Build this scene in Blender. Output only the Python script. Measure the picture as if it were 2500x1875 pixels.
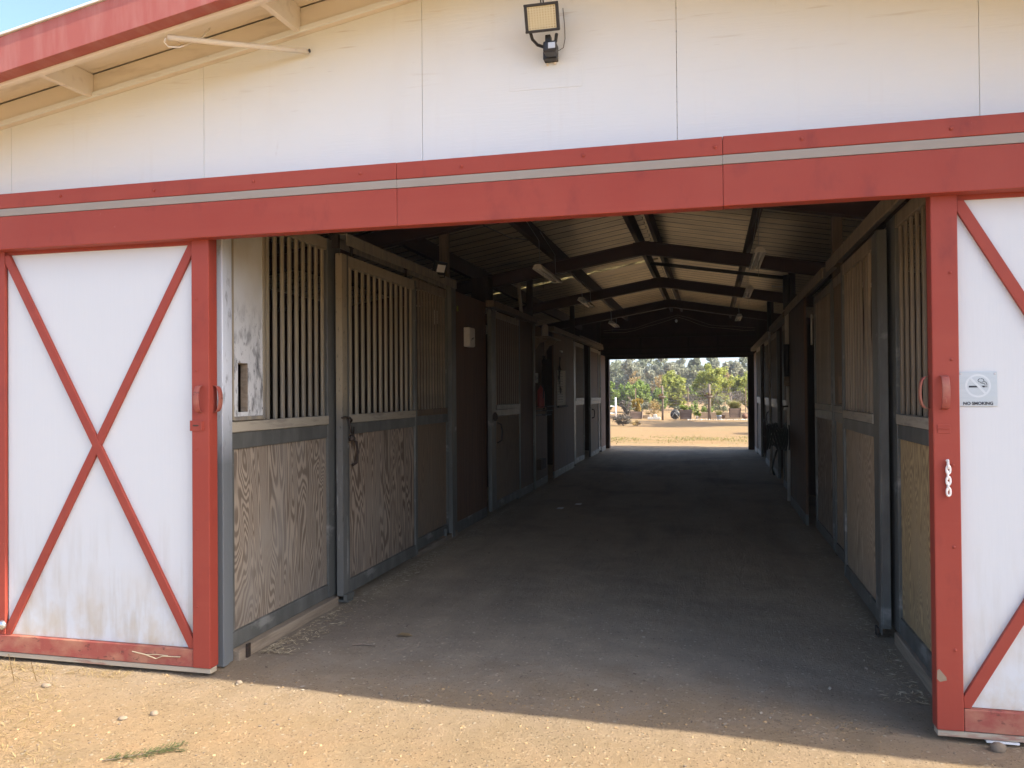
import bpy, math, random
from mathutils import Vector, Matrix, noise

# ------------------------------------------------------------------ camera, sky, sun, exposure
SC = bpy.context.scene
for o in list(bpy.data.objects):
    bpy.data.objects.remove(o)
C = SC.collection

YAW, PIT, ROL = 0.2400, 0.0104, -0.0080
fw = Vector((-math.sin(YAW)*math.cos(PIT), math.cos(YAW)*math.cos(PIT), math.sin(PIT)))
rt = Vector((math.cos(YAW), math.sin(YAW), 0)); up = rt.cross(fw)
r2 = math.cos(ROL)*rt + math.sin(ROL)*up; u2 = -math.sin(ROL)*rt + math.cos(ROL)*up
cd = bpy.data.cameras.new('camera'); cam = bpy.data.objects.new('camera', cd); C.objects.link(cam)
M = Matrix((r2, u2, -fw)).transposed().to_4x4(); M.translation = Vector((0.8666, -4.0907, 1.55))
cam.matrix_world = M
cd.sensor_width = 36; cd.lens = 28.483; cd.clip_start = 0.05; cd.clip_end = 3000
SC.camera = cam

SUN_TO = Vector((1.0, -0.145, 1.0)).normalized()
SUN_EL = math.asin(SUN_TO.z); SUN_AZ = math.atan2(SUN_TO.x, SUN_TO.y)
w = bpy.data.worlds.new('World'); SC.world = w; w.use_nodes = True
nt = w.node_tree; nt.nodes.clear()
sky = nt.nodes.new('ShaderNodeTexSky'); sky.sky_type = 'NISHITA'; sky.sun_disc = False
sky.sun_elevation = SUN_EL; sky.sun_rotation = SUN_AZ; sky.altitude = 200; sky.air_density = 0.65
sky.dust_density = 3.0; sky.ozone_density = 2.4
bg = nt.nodes.new('ShaderNodeBackground'); bg.inputs[1].default_value = 0.15
wo = nt.nodes.new('ShaderNodeOutputWorld')
nt.links.new(sky.outputs[0], bg.inputs[0]); nt.links.new(bg.outputs[0], wo.inputs[0])
sd = bpy.data.lights.new('sun', 'SUN'); sd.energy = 2.8; sd.angle = math.radians(0.53); sd.color = (1.0, 0.95, 0.84)
so = bpy.data.objects.new('sun', sd); C.objects.link(so)
so.rotation_euler = (-SUN_TO).to_track_quat('-Z', 'Y').to_euler(); so.location = SUN_TO*60
SC.view_settings.view_transform = 'Standard'; SC.view_settings.look = 'None'
SC.view_settings.gamma = 1.0; SC.view_settings.use_curve_mapping = False
SC.view_settings.exposure = 1.95
cy = SC.cycles
cy.max_bounces = 10; cy.diffuse_bounces = 7; cy.glossy_bounces = 4; cy.transmission_bounces = 4
cy.transparent_max_bounces = 8; cy.sample_clamp_indirect = 6.0; cy.caustics_reflective = False; cy.caustics_refractive = False
cy.use_denoising = True
try: cy.denoiser = 'OPENIMAGEDENOISE'; cy.denoising_input_passes = 'RGB_ALBEDO_NORMAL'
except Exception: pass

RND = random.Random(7)

# ------------------------------------------------------------------ material helpers
def new_mat(name):
    m = bpy.data.materials.new(name); m.use_nodes = True
    t = m.node_tree; t.nodes.clear()
    out = t.nodes.new('ShaderNodeOutputMaterial'); b = t.nodes.new('ShaderNodeBsdfPrincipled')
    t.links.new(b.outputs[0], out.inputs[0])
    return m, t, b, out

def N(t, typ, **kw):
    n = t.nodes.new(typ)
    for k, v in kw.items(): setattr(n, k, v)
    return n

def coords(t, scale=(1, 1, 1), kind='Object', shift=True):
    tc = N(t, 'ShaderNodeTexCoord'); mp = N(t, 'ShaderNodeMapping')
    mp.inputs['Scale'].default_value = scale
    t.links.new(tc.outputs[kind], mp.inputs['Vector'])
    return mp.outputs[0]

def noise_tex(t, scale, sc=1.0, detail=4, rough=0.55, dist=0.0, kind='Object'):
    n = N(t, 'ShaderNodeTexNoise'); n.inputs['Scale'].default_value = sc
    n.inputs['Detail'].default_value = detail; n.inputs['Roughness'].default_value = rough
    n.inputs['Distortion'].default_value = dist
    s = scale if isinstance(scale, (tuple, list)) else (scale,)*3
    t.links.new(coords(t, s, kind), n.inputs['Vector'])
    return n.outputs['Fac']

def ramp(t, fac, lo, hi, a=0.0, b=1.0):
    r = N(t, 'ShaderNodeMapRange'); r.clamp = True
    r.inputs[1].default_value = lo; r.inputs[2].default_value = hi
    r.inputs[3].default_value = a; r.inputs[4].default_value = b
    t.links.new(fac, r.inputs[0]); return r.outputs[0]

def mul(t, a, b):
    m = N(t, 'ShaderNodeMath', operation='MULTIPLY')
    for i, v in enumerate((a, b)):
        if isinstance(v, (int, float)): m.inputs[i].default_value = v
        else: t.links.new(v, m.inputs[i])
    return m.outputs[0]

def math_n(t, op, a, b=0.0):
    m = N(t, 'ShaderNodeMath', operation=op)
    for i, v in enumerate((a, b)):
        if isinstance(v, (int, float)): m.inputs[i].default_value = v
        else: t.links.new(v, m.inputs[i])
    return m.outputs[0]

def mix(t, fac, a, b):
    m = N(t, 'ShaderNodeMix', data_type='RGBA')
    if isinstance(fac, (int, float)): m.inputs[0].default_value = fac
    else: t.links.new(fac, m.inputs[0])
    for i, v in ((6, a), (7, b)):
        if isinstance(v, (tuple, list)): m.inputs[i].default_value = (*v[:3], 1)
        else: t.links.new(v, m.inputs[i])
    return m.outputs[2]

def axis_of(t, i, kind='Object'):
    tc = N(t, 'ShaderNodeTexCoord'); s = N(t, 'ShaderNodeSeparateXYZ')
    t.links.new(tc.outputs[kind], s.inputs[0]); return s.outputs[i]

def bump(t, b, fac, strength=0.3, dist=0.01):
    n = N(t, 'ShaderNodeBump'); n.inputs['Strength'].default_value = strength; n.inputs['Distance'].default_value = dist
    t.links.new(fac, n.inputs['Height']); t.links.new(n.outputs[0], b.inputs['Normal'])

def layered(name, base, rough=0.6, metal=0.0, layers=(), bmp=None, vary=0.0, spec=0.5):
    """base colour with noise-masked dirt or wear layers: (colour, scale, lo, hi, amount[, (z0, z1)])"""
    m, t, b, out = new_mat(name)
    col = None
    if vary:
        oi = N(t, 'ShaderNodeObjectInfo')
        col = mix(t, oi.outputs['Random'], tuple(c*(1-vary) for c in base), tuple(min(1, c*(1+vary)) for c in base))
    cur = col if col is not None else base
    for L in layers:
        c, s, lo, hi, amt = L[:5]
        f = ramp(t, noise_tex(t, s, 1.0, 5, 0.6), lo, hi, 0, amt)
        if len(L) > 5:
            f = mul(t, f, ramp(t, axis_of(t, 2), L[5][0], L[5][1]))
        cur = mix(t, f, cur, c)
    if isinstance(cur, (tuple, list)): b.inputs['Base Color'].default_value = (*cur, 1)
    else: t.links.new(cur, b.inputs['Base Color'])
    b.inputs['Roughness'].default_value = rough; b.inputs['Metallic'].default_value = metal
    b.inputs['Specular IOR Level'].default_value = spec
    if bmp: bump(t, b, noise_tex(t, bmp[0], 1.0, 6, 0.6), bmp[1], bmp[2])
    return m

def plywood(name, light, dark, grey, zs=1.0, freq=26.0, contrast=1.0, rough=0.8):
    """rotary-cut plywood: contour bands of a noise field stretched along the grain (z)"""
    m, t, b, out = new_mat(name)
    oi = N(t, 'ShaderNodeObjectInfo')
    tc = N(t, 'ShaderNodeTexCoord'); mp = N(t, 'ShaderNodeMapping'); mp.inputs['Scale'].default_value = (2.1, 2.1, 0.42*zs)
    sh = N(t, 'ShaderNodeVectorMath', operation='SCALE'); sh.inputs[0].default_value = (37.0, 19.0, 53.0)
    t.links.new(oi.outputs['Random'], sh.inputs['Scale'])
    ad = N(t, 'ShaderNodeVectorMath', operation='ADD')
    t.links.new(tc.outputs['Object'], mp.inputs['Vector']); t.links.new(mp.outputs[0], ad.inputs[0]); t.links.new(sh.outputs[0], ad.inputs[1])
    n = N(t, 'ShaderNodeTexNoise'); n.inputs['Scale'].default_value = 1.6; n.inputs['Detail'].default_value = 2.2
    n.inputs['Roughness'].default_value = 0.5; n.inputs['Distortion'].default_value = 0.5
    t.links.new(ad.outputs[0], n.inputs['Vector'])
    # small waviness of every band
    n2 = noise_tex(t, (30, 30, 4.0), 1.0, 3, 0.6)
    v = math_n(t, 'ADD', mul(t, n.outputs['Fac'], freq), mul(t, n2, 0.55))
    fr = math_n(t, 'FRACT', v)
    tri = math_n(t, 'ABSOLUTE', math_n(t, 'SUBTRACT', mul(t, fr, 2.0), 1.0))
    band = ramp(t, tri, 0.30, 0.72)
    col = mix(t, mul(t, band, contrast), light, dark)
    fib = ramp(t, noise_tex(t, (220, 220, 6), 1.0, 3, 0.7), 0.35, 0.7, 0, 0.45)
    col = mix(t, fib, col, dark)
    g = ramp(t, noise_tex(t, (2.2, 2.2, 1.2), 1.0, 4, 0.6), 0.50, 0.72, 0, 0.6)
    col = mix(t, g, col, grey)
    dirt = mul(t, ramp(t, axis_of(t, 2), 0.55, 0.1), ramp(t, noise_tex(t, (5, 5, 3), 1.0, 5, 0.6), 0.3, 0.7, 0.0, 0.6))
    col = mix(t, dirt, col, (0.16, 0.135, 0.11))
    t.links.new(col, b.inputs['Base Color']); b.inputs['Roughness'].default_value = rough
    bump(t, b, math_n(t, 'ADD', band, fib), 0.35, 0.002)
    return m

def foliage(name, a, bcol, rough=0.6, trans=0.42):
    m, t, b, out = new_mat(name)
    geo = N(t, 'ShaderNodeNewGeometry')
    col = mix(t, geo.outputs['Random Per Island'], a, bcol)
    t.links.new(col, b.inputs['Base Color']); b.inputs['Roughness'].default_value = rough
    b.inputs['Specular IOR Level'].default_value = 0.25
    tr = N(t, 'ShaderNodeBsdfTranslucent'); t.links.new(col, tr.inputs[0])
    ms = N(t, 'ShaderNodeMixShader'); ms.inputs[0].default_value = trans
    t.links.new(b.outputs[0], ms.inputs[1]); t.links.new(tr.outputs[0], ms.inputs[2]); t.links.new(ms.outputs[0], out.inputs[0])
    return m

MT = {}
MT['white'] = layered('white_paint', (0.735, 0.758, 0.715), 0.55, 0, [
    ((0.60, 0.56, 0.48), (1.2, 1.2, 0.5), 0.52, 0.78, 0.35),
    ((0.45, 0.38, 0.28), (7, 7, 3.5), 0.66, 0.78, 0.45),
    ((0.60, 0.55, 0.46), (16, 16, 0.9), 0.58, 0.76, 0.17),
    ((0.46, 0.40, 0.29), (2.6, 30, 34), 0.60, 0.70, 0.55, (3.05, 3.5)),
    ((0.28, 0.23, 0.16), (4, 60, 75), 0.685, 0.72, 0.6, (2.9, 3.4)),
    ((0.26, 0.23, 0.18), (30, 30, 24), 0.735, 0.78, 0.7)], bmp=((7, 60, 80), 0.35, 0.004))
MT['door_white'] = layered('white_door_paint', (0.595, 0.615, 0.60), 0.5, 0, [
    ((0.36, 0.31, 0.22), (18, 18, 2.2), 0.48, 0.68, 0.42, (0.95, 0.18)),
    ((0.20, 0.17, 0.12), (70, 70, 5), 0.66, 0.72, 0.6, (0.75, 0.30)),
    ((0.58, 0.50, 0.38), (2.6, 2.6, 2.6), 0.64, 0.80, 0.55),
    ((0.33, 0.29, 0.23), (26, 26, 16), 0.74, 0.82, 0.55),
    ((0.50, 0.42, 0.29), (7, 7, 5), 0.40, 0.66, 0.85, (0.60, 0.12))], bmp=((46, 46, 3.0), 0.20, 0.004))
MT['soffit'] = layered('soffit_paint', (0.72, 0.66, 0.54), 0.6, 0, [
    ((0.42, 0.35, 0.25), (3, 14, 14), 0.55, 0.75, 0.5),
    ((0.18, 0.14, 0.09), (6, 40, 40), 0.70, 0.78, 0.7)], bmp=((4, 40, 40), 0.25, 0.004))
MT['red'] = layered('red_paint', (0.295, 0.048, 0.030), 0.55, 0, [
    ((0.325, 0.064, 0.040), (1.4, 1.4, 1.4), 0.40, 0.66, 0.7),
    ((0.335, 0.066, 0.040), (0.5, 9, 9), 0.52, 0.70, 0.5),
    ((0.20, 0.036, 0.028), (7, 7, 4), 0.56, 0.72, 0.6),
    ((0.55, 0.33, 0.27), (55, 55, 40), 0.73, 0.78, 0.7)], bmp=((70, 70, 22), 0.18, 0.003), spec=0.25)
MT['red_dusty'] = layered('red_paint_dusty', (0.29, 0.065, 0.045), 0.65, 0, [
    ((0.40, 0.19, 0.11), (6, 6, 9), 0.42, 0.66, 0.75),
    ((0.10, 0.03, 0.02), (22, 22, 40), 0.60, 0.68, 0.7),
    ((0.46, 0.34, 0.20), (60, 60, 30), 0.66, 0.76, 0.7)], bmp=((60, 60, 25), 0.3, 0.004))
MT['red_pale'] = layered('red_paint_pale', (0.36, 0.095, 0.07), 0.7, 0, [
    ((0.45, 0.20, 0.16), (14, 2, 2), 0.45, 0.7, 0.5)], bmp=((40, 40, 12), 0.1, 0.003))  # paler red, used on the rake fascia
MT['grey_strip'] = layered('grey_track_strip', (0.285, 0.25, 0.205), 0.6, 0, [
    ((0.26, 0.12, 0.09), (3, 30, 30), 0.66, 0.74, 0.7), ((0.33, 0.295, 0.25), (2, 6, 6), 0.4, 0.7, 0.5)])
MT['galv'] = layered('galvanised_steel', (0.122, 0.122, 0.106), 0.52, 0.25, [
    ((0.205, 0.205, 0.18), (5, 5, 2), 0.45, 0.68, 0.7),
    ((0.085, 0.08, 0.072), (9, 9, 3), 0.55, 0.75, 0.6),
    ((0.42, 0.42, 0.38), (50, 50, 20), 0.70, 0.76, 0.6),
    ((0.34, 0.33, 0.29), (1.6, 1.6, 3.0), 0.60, 0.66, 0.7)], bmp=((80, 80, 14), 0.12, 0.002))
MT['post_mix'] = layered('worn_post_paint', (0.155, 0.15, 0.13), 0.5, 0.1, [
    ((0.36, 0.30, 0.20), (3, 3, 1.5), 0.15, 0.45, 0.95, (1.30, 1.55)),
    ((0.62, 0.60, 0.54), (7, 7, 1.1), 0.52, 0.62, 0.85, (1.25, 1.0)),
    ((0.06, 0.055, 0.045), (40, 40, 14), 0.60, 0.70, 0.7)], bmp=((60, 60, 14), 0.2, 0.002))
MT['galv_white'] = layered('galvanised_oversprayed', (0.155, 0.165, 0.165), 0.5, 0.1, [
    ((0.68, 0.71, 0.74), (2.2, 2.2, 1.1), 0.15, 0.38, 0.95, (1.15, 1.55)),
    ((0.05, 0.05, 0.05), (16, 16, 7), 0.58, 0.72, 0.75, (1.1, 1.5))], bmp=((70, 70, 10), 0.15, 0.002))
MT['tan'] = layered('tan_bar_paint', (0.355, 0.30, 0.205), 0.55, 0, [
    ((0.26, 0.215, 0.145), (14, 14, 2.4), 0.5, 0.72, 0.7),
    ((0.15, 0.145, 0.135), (18, 18, 3), 0.36, 0.62, 0.8, (1.85, 1.42)),
    ((0.06, 0.05, 0.04), (60, 60, 30), 0.68, 0.76, 0.6)], vary=0.08, bmp=((60, 60, 14), 0.15, 0.002))
MT['tan_dark'] = layered('weathered_dark_bar', (0.285, 0.225, 0.15), 0.6, 0, [
    ((0.11, 0.09, 0.07), (14, 14, 2.4), 0.45, 0.7, 0.7)], vary=0.15, bmp=((60, 60, 14), 0.15, 0.002))
MT['tan_rail'] = layered('tan_timber_rail', (0.40, 0.35, 0.26), 0.7, 0, [
    ((0.22, 0.19, 0.15), (14, 5, 30), 0.48, 0.68, 0.7), ((0.08, 0.07, 0.05), (30, 3, 60), 0.66, 0.75, 0.7)], bmp=((40, 5, 60), 0.3, 0.003))
MT['feed_white'] = layered('scuffed_white_door', (0.66, 0.66, 0.63), 0.5, 0, [
    ((0.50, 0.45, 0.35), (2, 2, 1.2), 0.35, 0.62, 0.7, (1.9, 2.3)),
    ((0.13, 0.125, 0.115), (16, 16, 7), 0.50, 0.66, 0.85, (2.15, 1.8)),
    ((0.05, 0.05, 0.05), (45, 45, 20), 0.58, 0.66, 0.7, (2.2, 1.75))], bmp=((50, 50, 12), 0.12, 0.002))
MT['ply_pale'] = plywood('weathered_plywood', (0.40, 0.325, 0.235), (0.115, 0.082, 0.055), (0.30, 0.265, 0.215), 1.0, 40, 0.8)
MT['ply_brown'] = plywood('brown_plywood', (0.43, 0.335, 0.235), (0.13, 0.088, 0.056), (0.32, 0.265, 0.20), 0.75, 38, 0.95)
MT['ply_plain'] = plywood('plain_brown_plywood', (0.29, 0.205, 0.125), (0.175, 0.12, 0.072), (0.23, 0.175, 0.115), 0.4, 50, 0.7)
MT['ply_gold'] = plywood('golden_plywood', (0.58, 0.42, 0.20), (0.25, 0.165, 0.075), (0.42, 0.31, 0.17), 0.9, 52, 0.85)
MT['ply_tan'] = plywood('tan_plywood', (0.56, 0.43, 0.275), (0.27, 0.19, 0.115), (0.42, 0.34, 0.24), 0.8, 46, 0.75)
MT['ply_dark'] = layered('dark_stained_plywood', (0.12, 0.055, 0.024), 0.75, 0, [
    ((0.165, 0.085, 0.042), (14, 14, 0.8), 0.42, 0.7, 0.6), ((0.05, 0.028, 0.018), (30, 30, 1.5), 0.5, 0.7, 0.7)], vary=0.18, bmp=((60, 60, 3), 0.2, 0.002))
MT['wood'] = layered('rough_timber', (0.26, 0.20, 0.135), 0.85, 0, [
    ((0.13, 0.10, 0.07), (20, 3, 40), 0.45, 0.68, 0.7), ((0.36, 0.30, 0.22), (12, 2, 24), 0.5, 0.7, 0.5)], vary=0.12, bmp=((40, 6, 60), 0.4, 0.004))
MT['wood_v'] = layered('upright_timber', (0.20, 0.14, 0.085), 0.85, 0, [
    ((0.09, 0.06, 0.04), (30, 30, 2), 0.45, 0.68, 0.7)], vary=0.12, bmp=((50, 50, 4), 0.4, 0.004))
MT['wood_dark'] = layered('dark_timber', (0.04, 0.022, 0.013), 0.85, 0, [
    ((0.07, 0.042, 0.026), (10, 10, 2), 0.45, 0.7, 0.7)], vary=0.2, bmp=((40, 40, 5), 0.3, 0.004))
MT['raw_strip'] = layered('unpainted_strip', (0.42, 0.35, 0.25), 0.8, 0, [
    ((0.30, 0.13, 0.09), (3, 20, 20), 0.56, 0.62, 0.8), ((0.38, 0.30, 0.20), (14, 30, 30), 0.5, 0.7, 0.6)])
MT['primer'] = layered('red_oxide_steel', (0.05, 0.018, 0.011), 0.65, 0, [
    ((0.085, 0.034, 0.02), (3, 3, 3), 0.45, 0.7, 0.7), ((0.045, 0.02, 0.014), (12, 12, 12), 0.5, 0.72, 0.6)], vary=0.15)
MT['sheet'] = layered('corrugated_sheet', (0.72, 0.62, 0.44), 0.42, 0.35, [
    ((0.34, 0.29, 0.21), (1.6, 5, 5), 0.42, 0.70, 0.6), ((0.16, 0.12, 0.08), (8, 20, 20), 0.64, 0.76, 0.5)], vary=0.10)
MT['sheet_lap'] = layered('lap_shade_grime', (0.085, 0.062, 0.04), 0.7, 0, [((0.22, 0.18, 0.12), (1.2, 6, 6), 0.5, 0.68, 0.7)])
MT['black'] = layered('black_plastic', (0.018, 0.017, 0.016), 0.45, 0, [((0.06, 0.055, 0.05), (40, 40, 40), 0.55, 0.75, 0.5)])
MT['iron'] = layered('rusty_iron', (0.05, 0.038, 0.030), 0.6, 0.5, [((0.10, 0.055, 0.032), (40, 40, 40), 0.5, 0.7, 0.7)])
MT['pvc'] = layered('dusty_white_pipe', (0.62, 0.58, 0.50), 0.5, 0, [((0.36, 0.30, 0.22), (20, 20, 6), 0.5, 0.7, 0.6)])
MT['lamp_white'] = layered('white_enamel', (0.72, 0.70, 0.64), 0.4, 0, [((0.45, 0.40, 0.32), (20, 20, 20), 0.5, 0.75, 0.5)])
MT['tube'] = layered('fluorescent_glass', (0.86, 0.86, 0.84), 0.15)
MT['paper'] = layered('paper', (0.78, 0.76, 0.70), 0.8, 0, [((0.6, 0.55, 0.45), (6, 6, 6), 0.5, 0.7, 0.5)])
MT['label_red'] = layered('extinguisher_red', (0.30, 0.035, 0.03), 0.35)
MT['rope'] = layered('dark_rope', (0.03, 0.024, 0.02), 0.85)
MT['hose'] = layered('green_black_hose', (0.018, 0.024, 0.016), 0.5)
MT['chain_white'] = layered('white_plastic_chain', (0.80, 0.76, 0.70), 0.45, 0, [((0.45, 0.36, 0.30), (30, 30, 30), 0.55, 0.72, 0.6)])
MT['sign_alu'] = layered('brushed_aluminium', (0.44, 0.49, 0.50), 0.38, 0.4, [((0.52, 0.56, 0.57), (3, 3, 60), 0.4, 0.7, 0.5)])
MT['sign_ring'] = layered('pale_sign_ring', (0.56, 0.60, 0.60), 0.45, 0.3)
MT['ink'] = layered('black_ink', (0.02, 0.022, 0.03), 0.5)
MT['steel'] = layered('bright_steel', (0.62, 0.62, 0.60), 0.3, 0.9)
MT['lens'] = layered('yellowed_reflector', (0.70, 0.645, 0.45), 0.25, 0.25)
MT['led'] = layered('led_dot', (0.24, 0.19, 0.08), 0.3)
MT['sensor'] = layered('sensor_window', (0.55, 0.60, 0.63), 0.35)
MT['stone'] = layered('field_stone', (0.235, 0.175, 0.115), 0.85, 0, [((0.22, 0.16, 0.10), (30, 30, 30), 0.45, 0.7, 0.7)], vary=0.3, bmp=((60, 60, 60), 0.3, 0.004))
MT['pebble'] = layered('pebble_mix', (0.30, 0.22, 0.14), 0.9)
MT['straw'] = foliage('dry_straw', (0.68, 0.58, 0.40), (0.34, 0.26, 0.15), 0.7, 0.15)
MT['debris'] = foliage('wood_shavings', (0.48, 0.40, 0.29), (0.14, 0.10, 0.07), 0.85, 0.05)
MT['drygrass'] = foliage('dry_grass_blades', (0.42, 0.31, 0.14), (0.28, 0.19, 0.08), 0.7, 0.25)
MT['sprig'] = foliage('green_sprig_leaf', (0.10, 0.13, 0.045), (0.16, 0.17, 0.07))
MT['leafdry'] = foliage('dry_leaf', (0.34, 0.26, 0.14), (0.24, 0.16, 0.08))
MT['bark'] = layered('grey_bark', (0.16, 0.12, 0.085), 0.9)
MT['pine'] = foliage('pine_needles', (0.40, 0.41, 0.095), (0.26, 0.285, 0.07), 0.6, 0.4)
MT['bushgreen'] = foliage('bush_leaves', (0.29, 0.36, 0.085), (0.17, 0.24, 0.065), 0.6, 0.35)
MT['oak'] = foliage('grey_green_leaves', (0.29, 0.305, 0.185), (0.22, 0.235, 0.145), 0.7, 0.35)
MT['oak_pale'] = foliage('pale_grey_leaves', (0.34, 0.34, 0.235), (0.26, 0.26, 0.18), 0.7, 0.35)
MT['autumn'] = foliage('autumn_leaves', (0.40, 0.28, 0.10), (0.30, 0.22, 0.09), 0.7, 0.35)
MT['sage'] = foliage('grey_sage', (0.19, 0.165, 0.125), (0.12, 0.10, 0.08), 0.8, 0.2)
MT['yellowleaf'] = foliage('yellow_leaves', (0.42, 0.30, 0.05), (0.30, 0.20, 0.05), 0.6, 0.4)
MT['limeleaf'] = foliage('lime_leaves', (0.28, 0.32, 0.05), (0.18, 0.24, 0.05), 0.6, 0.4)
MT['rust'] = foliage('dead_flowers', (0.20, 0.115, 0.05), (0.12, 0.07, 0.032), 0.8, 0.2)
MT['grassgreen'] = foliage('green_grass', (0.17, 0.19, 0.05), (0.28, 0.24, 0.09), 0.7, 0.3)
MT['planter'] = layered('planter_wood', (0.21, 0.145, 0.10), 0.85, 0, [((0.09, 0.06, 0.05), (3, 3, 20), 0.45, 0.7, 0.7)], vary=0.2)
MT['clay'] = layered('terracotta', (0.19, 0.095, 0.055), 0.8)
MT['bluepot'] = layered('blue_grey_glaze', (0.30, 0.36, 0.46), 0.35)
MT['whitepot'] = layered('white_pot', (0.75, 0.73, 0.68), 0.5)
MT['whiterail'] = layered('white_gate_paint', (0.78, 0.76, 0.72), 0.5)
MT['retain'] = layered('old_sleeper', (0.30, 0.22, 0.14), 0.9, 0, [((0.18, 0.13, 0.09), (2, 10, 20), 0.45, 0.7, 0.7)])
MT['block'] = layered('pale_block', (0.62, 0.58, 0.50), 0.85)
MT['wire'] = layered('fence_wire', (0.20, 0.19, 0.17), 0.5, 0.6)

def ground_material():
    m, t, b, out = new_mat('dirt')
    tc = N(t, 'ShaderNodeNewGeometry'); sep = N(t, 'ShaderNodeSeparateXYZ'); t.links.new(tc.outputs['Position'], sep.inputs[0])
    n_big = noise_tex(t, 0.55, 1.0, 6, 0.6); n_mid = noise_tex(t, 3.2, 1.0, 8, 0.65); n_fine = noise_tex(t, 30, 1.0, 10, 0.78)
    n_grit = noise_tex(t, 190, 1.0, 4, 0.7)
    def specks(scale, lo, hi):
        v = N(t, 'ShaderNodeTexVoronoi'); v.inputs['Scale'].default_value = scale; v.inputs['Randomness'].default_value = 1.0
        t.links.new(coords(t), v.inputs['Vector'])
        s3 = N(t, 'ShaderNodeSeparateColor'); t.links.new(v.outputs['Color'], s3.inputs[0])
        return mul(t, ramp(t, v.outputs['Distance'], hi, lo), ramp(t, s3.outputs[0], 0.62, 0.70)), s3.outputs[1]
    sp1, r1 = specks(75, 0.22, 0.42); sp2, r2 = specks(34, 0.16, 0.34)
    col = mix(t, ramp(t, n_big, 0.35, 0.65), (0.385, 0.255, 0.130), (0.345, 0.245, 0.140))
    col = mix(t, ramp(t, n_mid, 0.45, 0.72, 0, 0.55), col, (0.42, 0.255, 0.125))
    col = mix(t, ramp(t, n_mid, 0.50, 0.28, 0, 0.55), col, (0.285, 0.200, 0.112))
    col = mix(t, ramp(t, n_fine, 0.55, 0.72, 0, 0.75), col, (0.17, 0.11, 0.058))
    col = mix(t, ramp(t, n_fine, 0.44, 0.28, 0, 0.55), col, (0.50, 0.385, 0.23))
    col = mix(t, mul(t, sp1, ramp(t, r1, 0.2, 0.8, 0.2, 0.9)), col, (0.13, 0.085, 0.05))
    col = mix(t, mul(t, sp2, ramp(t, r2, 0.3, 0.9, 0.1, 0.8)), col, (0.47, 0.38, 0.25))
    # trodden, dung-stained soil of the aisle; colour lightened deeper in to offset dim light
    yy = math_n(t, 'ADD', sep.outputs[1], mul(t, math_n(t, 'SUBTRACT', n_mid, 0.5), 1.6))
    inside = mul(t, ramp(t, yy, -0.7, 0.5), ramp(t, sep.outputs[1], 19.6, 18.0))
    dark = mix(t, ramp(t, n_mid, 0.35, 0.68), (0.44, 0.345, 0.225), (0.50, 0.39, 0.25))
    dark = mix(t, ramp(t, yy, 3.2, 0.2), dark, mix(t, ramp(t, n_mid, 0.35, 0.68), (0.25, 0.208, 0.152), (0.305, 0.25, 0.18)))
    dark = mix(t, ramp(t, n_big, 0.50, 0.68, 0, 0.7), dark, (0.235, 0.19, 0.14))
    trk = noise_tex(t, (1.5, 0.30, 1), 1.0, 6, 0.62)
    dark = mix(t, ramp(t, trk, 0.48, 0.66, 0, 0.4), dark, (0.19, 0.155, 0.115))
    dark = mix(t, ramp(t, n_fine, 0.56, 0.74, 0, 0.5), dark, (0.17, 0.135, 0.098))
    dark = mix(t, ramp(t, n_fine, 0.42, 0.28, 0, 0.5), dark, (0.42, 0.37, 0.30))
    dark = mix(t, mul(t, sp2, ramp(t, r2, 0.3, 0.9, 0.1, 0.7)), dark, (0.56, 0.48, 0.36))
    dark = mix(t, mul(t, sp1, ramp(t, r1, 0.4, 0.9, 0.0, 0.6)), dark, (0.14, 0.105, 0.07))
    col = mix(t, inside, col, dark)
    # sparse dry weeds on the yard beyond
    far = mul(t, ramp(t, sep.outputs[1], 19.5, 21.0), ramp(t, noise_tex(t, (0.5, 1.5, 1), 1.0, 5, 0.6), 0.50, 0.66, 0, 0.5))
    col = mix(t, mul(t, ramp(t, sep.outputs[1], 19.5, 21.0), 0.7), col, (0.255, 0.155, 0.066))
    col = mix(t, far, col, (0.23, 0.19, 0.085))
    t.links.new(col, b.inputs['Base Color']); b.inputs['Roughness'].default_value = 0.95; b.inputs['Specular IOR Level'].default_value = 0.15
    h = math_n(t, 'ADD', mul(t, n_fine, 1.0), mul(t, n_grit, 0.35)); h = math_n(t, 'ADD', h, mul(t, n_mid, 1.4))
    h = math_n(t, 'ADD', h, mul(t, sp2, 0.25)); h = math_n(t, 'ADD', h, mul(t, sp1, 0.12))
    h = mul(t, h, math_n(t, 'SUBTRACT', 1.0, mul(t, inside, 0.55)))
    h = math_n(t, 'ADD', h, mul(t, mul(t, trk, inside), 1.5))
    bump(t, b, h, 0.9, 0.03)
    return m
MT['dirt'] = ground_material()

# translucent stained roofing sheet
def skylight_material():
    m, t, b, out = new_mat('stained_fibreglass')
    f = ramp(t, noise_tex(t, (5, 15, 15), 1.0, 6, 0.8), 0.50, 0.60)
    col = mix(t, f, (0.015, 0.01, 0.004), (0.50, 0.38, 0.14))
    t.links.new(col, b.inputs['Base Color']); b.inputs['Roughness'].default_value = 0.5
    tr = N(t, 'ShaderNodeBsdfTranslucent'); t.links.new(col, tr.inputs[0])
    ms = N(t, 'ShaderNodeMixShader'); ms.inputs[0].default_value = 0.55
    t.links.new(b.outputs[0], ms.inputs[1]); t.links.new(tr.outputs[0], ms.inputs[2]); t.links.new(ms.outputs[0], out.inputs[0])
    return m
MT['fibreglass'] = skylight_material()

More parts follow.
